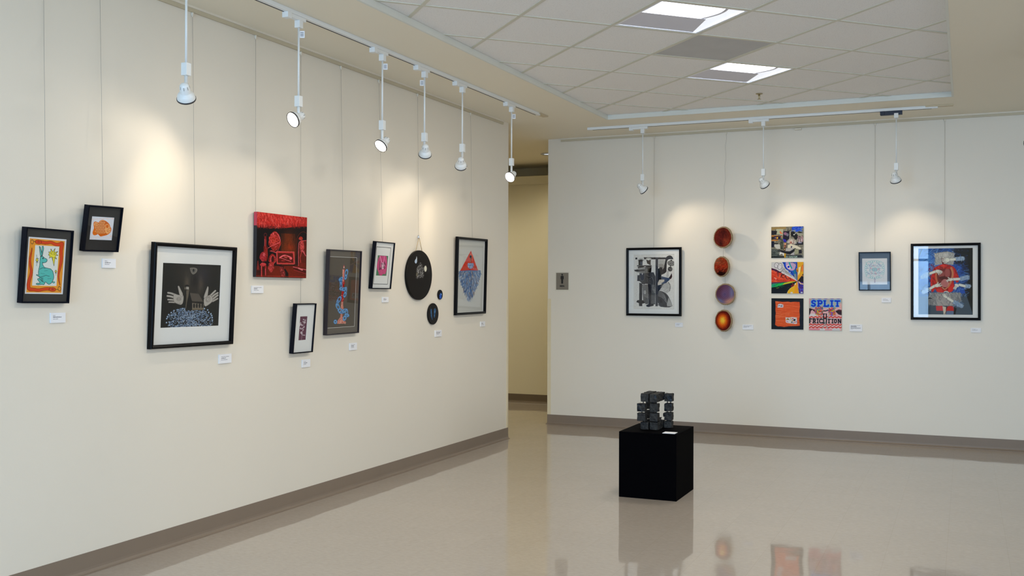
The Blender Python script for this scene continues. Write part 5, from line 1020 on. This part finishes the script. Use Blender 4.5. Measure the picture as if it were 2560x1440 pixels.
def framed(side, yl, yr, zb, w, h, label, art, print_rect, mat_col, bw, d, otop=None, roll=0.0, prof='flat', fmat=None, mat_noise=0, line=None, yaw=0.0, off=.002, inner=None, mat_rough=.8):
    D = d
    tilt = math.asin(max(0, (otop - .03)) / h) if otop else 0.0
    t_ = thing('framed_print', label, 'framed picture', M=wallM(side, (yl + yr) / 2, zb, tilt, roll, off=off, yaw=yaw))
    ring(MB(), w, h, bw, D, 0, prof).build('frame', fmat or BLACKM, t_)
    zi = D * (.6 if prof != 'flat' else 1) - .0095
    MB().box(-w / 2 + bw * .9, w / 2 - bw * .9, bw * .9, h - bw * .9, 0, zi - .003).build('backing', mat('backing_card', (.2, .17, .12, 1), .8), t_)
    x0, x1, y0, y1 = print_rect
    if mat_col is not None:
        m_ = MB(); iw0, iw1, ih0, ih1 = -w / 2 + bw * .97, w / 2 - bw * .97, bw * .97, h - bw * .97
        pf = [((iw0, ih0, iw1, ih1), zi - .0005), ((x0 - .0015, y0 - .0015, x1 + .0015, y1 + .0015), zi - .0005), ((x0, y0, x1, y1), zi - .0022)]
        rs = [[m_.bm.verts.new(p) for p in ((a0, b0, z), (a1, b0, z), (a1, b1, z), (a0, b1, z))] for (a0, b0, a1, b1), z in pf]
        for A, B in zip(rs, rs[1:]):
            for q in range(4): m_.bm.faces.new((A[q], A[(q + 1) % 4], B[(q + 1) % 4], B[q]))
        mo = m_.build('mat_board', mat_col, t_, recalc=False)
        if line:
            for (lx0, lx1, ly0, ly1, lwid, lm) in line:
                ln = MB()
                for (a, b2, c2, d2) in ((lx0, lx1, ly0, ly0 + lwid), (lx0, lx1, ly1 - lwid, ly1), (lx0, lx0 + lwid, ly0, ly1), (lx1 - lwid, lx1, ly0, ly1)):
                    ln.box(a, b2, c2, d2, zi - .0005, zi + .0002)
                ln.build('mat_line', lm, mo)
    art_mesh('print', art, x0, x1, y0, y1, zi - .0024, t_)
    MB().poly([(-w / 2 + bw * .95, bw * .95, zi + .0022), (w / 2 - bw * .95, bw * .95, zi + .0022), (w / 2 - bw * .95, h - bw * .95, zi + .0022), (-w / 2 + bw * .95, h - bw * .95, zi + .0022)]).build('glass', GLASS, t_, recalc=False)
    return t_
BLKMAT = mat('mat_board_black', srgb(46, 44, 42), .85, noise=.08, nscale=90)
BLKMAT2 = mat('mat_board_soft_black', srgb(32, 30, 30), .85)
WHTMAT = mat('mat_board_white', (.80, .80, .78, 1), .85)
GRYMAT = mat('mat_board_olive_grey', srgb(92, 84, 74), .85)
BLUMAT = mat('mat_board_slate_blue', srgb(78, 98, 122), .85)
LINEW = mat('mat_bevel_white', (.82, .80, .76, 1), .7)
LINEB = mat('mat_bevel_black', (.03, .03, .03, 1), .7)
framed('L', 3.4621, 3.7402, 1.3591, .278, .354, 'black-framed print of a turquoise rabbit inside a red snake border', ART['rabbit'], (-.114, .1068, .0431, .3091), BLKMAT, .0075, .030, .0557, -.0129)
framed('L', 3.8291, 4.0588, 1.6181, .2297, .231, 'small black-framed print of an orange fish on a wide black mat', ART['fish'], (-.0751, .0706, .0590, .1756), BLKMAT2, .0075, .030, .0678, .017)
framed('L', 4.294, 4.9767, 1.1012, .6827, .5777, 'large black-framed print of two open hands above blue dots', ART['hands'], (-.2528, .2234, .1127, .4668), WHTMAT, .021, .030, .0558, -.0047, prof='round', fmat=BLACKF)
framed('L', 5.5696, 5.7941, 1.0097, .2245, .3272, 'small framed print of white flowers on a narrow plum strip', ART['flower'], (-.0475, .0327, .0851, .2410), WHTMAT, .007, .030, .0589, 0)
framed('L', 5.9558, 6.3673, 1.1144, .4115, .5893, 'tall framed drawing of a candlestick wrapped in a blue chain on olive grey', ART['candle'], (-.1923, .1551, .0481, .5409), GRYMAT, .007, .030, .0558, .0058, fmat=mat('frame_dark_purple', (.010, .006, .014, 1), .3),
       line=[(-.1923, .1551, .0481, .5409, .0022, LINEW)])
framed('L', 6.5418, 6.8191, 1.4342, .2773, .352, 'small framed print of pink hands on a green ground', ART['pink'], (-.0813, .0698, .0988, .2488), WHTMAT, .007, .030, .0653, -.0035,
       line=[(-.1105, .0962, .0342, .3132, .0035, LINEB)])
framed('L', 7.9268, 8.5237, 1.2097, .597, .677, 'tall black-framed drawing of a red triangle over blue feathers', ART['triangle'], (-.2723, .2606, .0233, .6551), WHTMAT, .021, .030, .0488, .0074, prof='round', fmat=BLACKF)
framed('R', -3.1945, -2.6105, 1.1675, .584, .6945, 'black-framed black and white abstract print of tools and plants', ART['abstract'], (-.2162, .2129, .0695, .6234), WHTMAT, .023, .026, .032, 0, prof='round', fmat=BLACKF, yaw=-.045, off=.016)
framed('R', -.9175, -.6335, 1.432, .284, .361, 'small framed pastel mandala drawing with a slate blue mat', ART['mandala'], (-.1107, .1098, .0564, .3008), BLUMAT, .0085, .024, .058, .002)
framed('R', -.4615, .127, 1.1635, .588, .70, 'large black-framed painting of a red figure touched by pale hands', ART['redman'], (-.2283, .2286, .0495, .6542), WHTMAT, .023, .026, .033, .002, prof='round', fmat=BLACKF)

# unframed red canvas
t_ = thing('canvas_painting', 'unframed dark red still life canvas on the left wall', 'painting', M=wallM('L', 5.4582, 1.5019, math.asin(.005 / .402), -.0032, off=.002))
cvs = MB().box(-.2639, .2639, 0, .402, 0, .0235, bev=.001)
cvs.build('canvas', mat('canvas_black_edge', (.008, .009, .016, 1), .5), t_)
MB().box(-.2645, -.2639, .318, .4015, .001, .023).build('edge_paint', mat('canvas_pink_edge', srgb(190, 60, 80), .5), t_)
art_mesh('painted_face', ART['redcanvas'], -.2639, .2639, 0, .402, .0240, t_, rough=.35)
# square paintings
EDGEC = mat('panel_edge_tan', (.45, .40, .2, 1), .6)
for key, xc, zb, w_, h_, lab in (('disaster', -1.5785, 1.745, .304, .302, 'square collage painting in black, grey and blue, topmost of the stack'),
                                 ('fan', -1.577, 1.400, .3025, .304, 'square painting of bright colours fanning out from a point, middle of the stack'),
                                 ('orange', -1.5762, 1.0525, .3025, .301, 'square painting of an orange torn sheet on black, bottom of the stack'),
                                 ('split', -1.2225, 1.0495, .300, .304, 'square painting lettered SPLIT and FRICATION in blue and black')):
    t_ = thing('square_painting', lab, 'painting', group='square paintings', M=wallM('R', xc, zb, 0.004, 0, off=.001))
    MB().box(-w_ / 2, w_ / 2, 0, h_, 0, .010, bev=.0008).build('panel', EDGEC, t_)
    art_mesh('painted_face', ART[key], -w_ / 2 + .0005, w_ / 2 - .0005, .0005, h_ - .0005, .0106, t_, rough=.3)

# round works on the left wall
def disc_work(side, pos, zc_, rx, rz_, d, art, name, label, cat, edge, tilt=0.0, yaw=0.0, off=.002, group=None, rough=.3, wob=None, bark=None, twist=0.0):
    t_ = thing(name, label, cat, M=wallM(side, pos, zc_, tilt, 0, off=off, yaw=yaw), group=group)
    n = 72; mb = MB()
    def R(a): return 1.0 if wob is None else 1 + wob(a)
    prof = [(0, 0), (.96, 0), (1.0, .15), (1.0, .85), (.985, 1.0), (.0, 1.0)] if bark is None else [(0, 0), (.97, 0), (1.03, .2), (1.05, .5), (1.03, .85), (1.0, 1.0), (.93, .985), (0, .985)]
    rings = []
    for t2, z in prof:
        if t2 == 0: rings.append([mb.bm.verts.new((0, 0, z * d))])
        else:
            rr = []
            for k in range(n):
                a = 2 * PI * k / n; q = R(a) * t2
                if bark and t2 > .99: q += .018 * math.sin(k * 2.9 + z * 5) + .012 * math.sin(k * 7.3)
                rr.append(mb.bm.verts.new((rx * q * math.cos(a), rz_ * q * math.sin(a), z * d)))
            rings.append(rr)
    for A, B in zip(rings, rings[1:]):
        for k in range(n):
            u = []
            for q in (A[k % len(A)], A[(k + 1) % len(A)], B[(k + 1) % len(B)], B[k % len(B)]):
                if q not in u: u.append(q)
            if len(u) > 2: mb.bm.faces.new(u).smooth = False
    mb.build('bark_edge' if bark else 'disc', edge, t_)
    s_ = .925 if bark else .985
    art_mesh('painted_face', art, -rx * s_, rx * s_, -rz_ * s_, rz_ * s_, d + .0006, t_, rough=rough, round_=True, wob=wob)
    return t_
DISCB = mat('disc_edge_black', (.005, .0045, .004, 1), .4, spec=.15)
dw = disc_work('L', 7.283, 1.5435, .209, .199, .022, ART['disc'], 'round_painting', 'large round black painting hanging from a cord on a hook', 'painting', DISCB, tilt=.01)
HEMP = mat('tan_cord', (.50, .36, .17, 1), .8)
MB().tube([(-.055, .188, .012), (-.003, .301, .012), (.001, .301, .012), (.052, .189, .012)], .0022, 8).build('hanging_cord', HEMP, dw)
disc_work('L', 7.665, 1.386, .042, .0405, .008, ART['bluestone'], 'round_painting', 'tiny round black painting with a bright blue glint', 'painting', DISCB)
disc_work('L', 7.535, 1.228, .090, .088, .012, ART['feathers'], 'round_painting', 'small round black painting with two blue streaks, lowest of the three discs', 'painting', DISCB)

# painted wood slices hanging in a chain
BARK = mat('bark', (.30, .215, .12, 1), .85, noise=.5, nscale=50, bump=1.0, bscale=70)
def wobf(seed, amp):
    r_ = random.Random(seed); ph = [r_.uniform(0, 6.3) for _ in range(4)]
    return lambda a: amp * (math.sin(a * 2 + ph[0]) + .7 * math.sin(a * 3 + ph[1]) + .5 * math.sin(a * 5 + ph[2]) + .3 * math.sin(a * 11 + ph[3]))
slices = [(-2.177, 1.949, .098, .102, 'slice1', .30, .0, .090, 'dark crimson painted wood slice, topmost of the hanging four'),
          (-2.187, 1.6625, .090, .098, 'slice2', .52, .0, .090, 'red wood slice with a dark lower rim, second of the hanging four'),
          (-2.160, 1.390, .097, .100, 'slice3', .06, .0, .068, 'purple and blue painted wood slice, third of the hanging four'),
          (-2.173, 1.1305, .094, .102, 'slice4', .38, .0, .068, 'wood slice painted with a glowing yellow and orange centre, lowest of the hanging four')]
for k, (x, z, rx, rz_, key, yw, ti, of, lab) in enumerate(slices):
    disc_work('R', x, z, rx / math.cos(yw * .6), rz_, .020, ART[key], 'wood_slice', lab, 'wood slice', BARK, yaw=-yw, off=of, group='painted wood slices', wob=wobf(k + 3, .012), bark=True, rough=.22)
EY = mat('brass_eyelet', (.35, .3, .2, 1), .4, metal=.8)
for (x0, z0, x1, z1, lab) in ((-2.180, 1.848, -2.183, 1.762, 'thin link wire between the top two wood slices'), (-2.165, 1.566, -2.163, 1.492, 'thin link wire between the two middle wood slices'), (-2.172, 1.290, -2.173, 1.234, 'thin link wire between the two lowest wood slices')):
    tag(MB().tube([(x0, YR - .085, z0), ((x0 + x1) / 2 + .001, YR - .083, (z0 + z1) / 2), (x1, YR - .08, z1)], .0011, 6).tube([(x1, YR - .08, z1 - .004), (x1, YR - .08, z1 + .005)], .0035, 8).build('hanging_wire', WIRE), lab, 'wire', 'link wires of the wood slices')

# hanging wires
def hwire(side, pos, ztop, pos2, z2, off2, label, wavy=False):
    if side == 'L': a, b_ = Vector((XL + .008, pos, ztop)), Vector((XL + off2, pos2, z2))
    else: a, b_ = Vector((pos, YR - .008, ztop)), Vector((pos2, YR - off2, z2))
    t_ = thing('hanging_wire', label, 'wire', a, group='picture hanging wires')
    n = 14 if wavy else 2
    pts = []
    for k in range(n + 1):
        s_ = k / n; p = (b_ - a) * s_
        if wavy and 0 < k < n: p.x += .006 * math.sin(k * 2.1)
        pts.append(p)
    MB().tube(pts, .00085, 6).build('cable', WIRE, t_)
    if side == 'L': hk = MB().box(-.0065, .006, -.0055, .0055, -.018, .0, bev=.002).box(-.002, .004, -.003, .003, -.026, -.018)
    else: hk = MB().box(-.0065, .0065, -.006, .0065, -.02, .0, bev=.002)
    hk.build('hook', RAILL, t_)
Zr = 2.9965
hwire('L', 3.5996, Zr, 3.600, 1.700, .03, 'hanging wire of the rabbit print')
hwire('L', 3.9494, Zr, 3.945, 1.838, .04, 'hanging wire of the orange fish print')
hwire('L', 4.6361, Zr, 4.636, 1.665, .03, 'hanging wire of the open hands print')
hwire('L', 5.2066, Zr, 5.205, 1.895, .012, 'left one of the wires reaching the red canvas')
hwire('L', 5.6811, Zr, 5.683, 1.325, .010, 'long wire passing behind the red canvas down to the flower print')
hwire('L', 6.1585, Zr, 6.162, 1.690, .03, 'hanging wire of the candlestick drawing')
hwire('L', 6.6722, Zr, 6.678, 1.773, .04, 'hanging wire of the pink hands print')
hwire('L', 7.2704, Zr, 7.281, 1.863, .012, 'hanging wire of the large round black painting')
hwire('L', 8.2352, Zr, 8.230, 1.872, .03, 'hanging wire of the red triangle drawing')
hwire('R', -2.905, Zr, -2.903, 1.850, .03, 'hanging wire of the black and white abstract print')
hwire('R', -2.172, Zr, -2.178, 2.050, .095, 'kinked hanging wire holding the four wood slices', wavy=True)
hwire('R', -.776, Zr, -.776, 1.785, .02, 'hanging wire of the mandala drawing')
hwire('R', -.174, Zr, -.174, 1.855, .02, 'hanging wire of the red figure painting')
CHROME = mat('hook_chrome', (.6, .65, .75, 1), .15, metal=.9)
hk = thing('picture_hook', 'small chrome hook holding the cord of the large round painting', 'hook', (XL + .012, 7.281, 1.848))
MB().lathe([(0, -.018), (.006, -.016), (.0075, 0), (.006, .015), (0, .018)], 12).build('body', CHROME, hk)
MB().tube([(.002, -.002, -.014), (.010, 0, -.012), (.012, 0, -.001)], .0018, 8).build('prong', CHROME, hk)

# title cards
INK = mat('printed_text_grey', (.16, .16, .19, 1), .7)
def card(side, p0, p1, z1, z0, lines, label, margin=.16):
    w_, h_ = p1 - p0, z1 - z0
    t_ = thing('title_card', label, 'title card', M=wallM(side, (p0 + p1) / 2, z0, 0, 0, off=.0), group='wall title cards')
    MB().box(-w_ / 2, w_ / 2, 0, h_, .0005, .0075, bev=.0006).build('card', CARD, t_)
    tx = MB(); rg = random.Random(int(abs(p0) * 1000)); n = len(lines)
    top = h_ * (.70 if n < 4 else .80); step = h_ * (.17 if n < 4 else .6 / n)
    for k, (fr, bold) in enumerate(lines):
        y = top - k * step; x = -w_ / 2 + w_ * margin; xe = x + w_ * fr
        th = h_ * (.085 if bold else .06)
        while x < xe - .001:
            ww_ = min(rg.uniform(.006, .016), xe - x)
            # words as rows of tiny letter strokes
            xx = x
            while xx < x + ww_:
                hgt = th * rg.choice((.75, .75, 1.0, 1.15)); tx.box(xx, xx + (.0011 if bold else .0008), y, y + hgt, .0074, .0078); xx += .00165
            x += ww_ + .0022
    tx.build('printed_text', INK, t_)
three = lambda a, b_, c_: [(a, 0), (b_, 1), (c_, 0)]
card('L', 3.651, 3.741, 1.310, 1.261, three(.15, .56, .33), 'white title card below the rabbit print')
card('L', 3.976, 4.066, 1.581, 1.533, three(.2, .42, .34), 'white title card below the orange fish print')
card('L', 4.876, 4.988, 1.041, .987, three(.62, .36, .50), 'white title card below the open hands print')
card('L', 5.179, 5.293, 1.449, 1.402, three(.66, .30, .42), 'white title card below the left corner of the red canvas')
card('L', 5.709, 5.800, .960, .908, three(.28, .42, .32), 'white title card below the flower print')
card('L', 6.285, 6.380, 1.044, .992, three(.55, .40, .42), 'white title card below the candlestick drawing')
card('L', 6.735, 6.825, 1.371, 1.330, three(.3, .45, .40), 'white title card below the pink hands print')
card('L', 7.582, 7.697, 1.090, 1.036, three(.68, .55, .42), 'white title card below the round black paintings')
card('L', 8.458, 8.552, 1.139, 1.094, three(.3, .4, .52), 'white title card below the red triangle drawing')
card('R', -2.685, -2.607, 1.101, 1.059, three(.60, .42, .40), 'white title card below the abstract print')
card('R', -2.008, -1.902, 1.093, 1.044, [(.80, 0), (.70, 0), (.52, 1), (.3, 0)], 'wide white title card beside the lowest wood slice', .1)
card('R', -1.002, -.888, 1.111, 1.045, [(.74, 0), (.46, 1), (.48, 1), (.80, 0), (.78, 1), (.18, 0)], 'white title card with six lines beside the SPLIT painting', .1)
card('R', -.717, -.633, 1.363, 1.320, three(.3, .48, .62), 'white title card below the mandala drawing')
card('R', .044, .130, 1.095, 1.054, three(.3, .5, .45), 'white title card below the red figure painting')
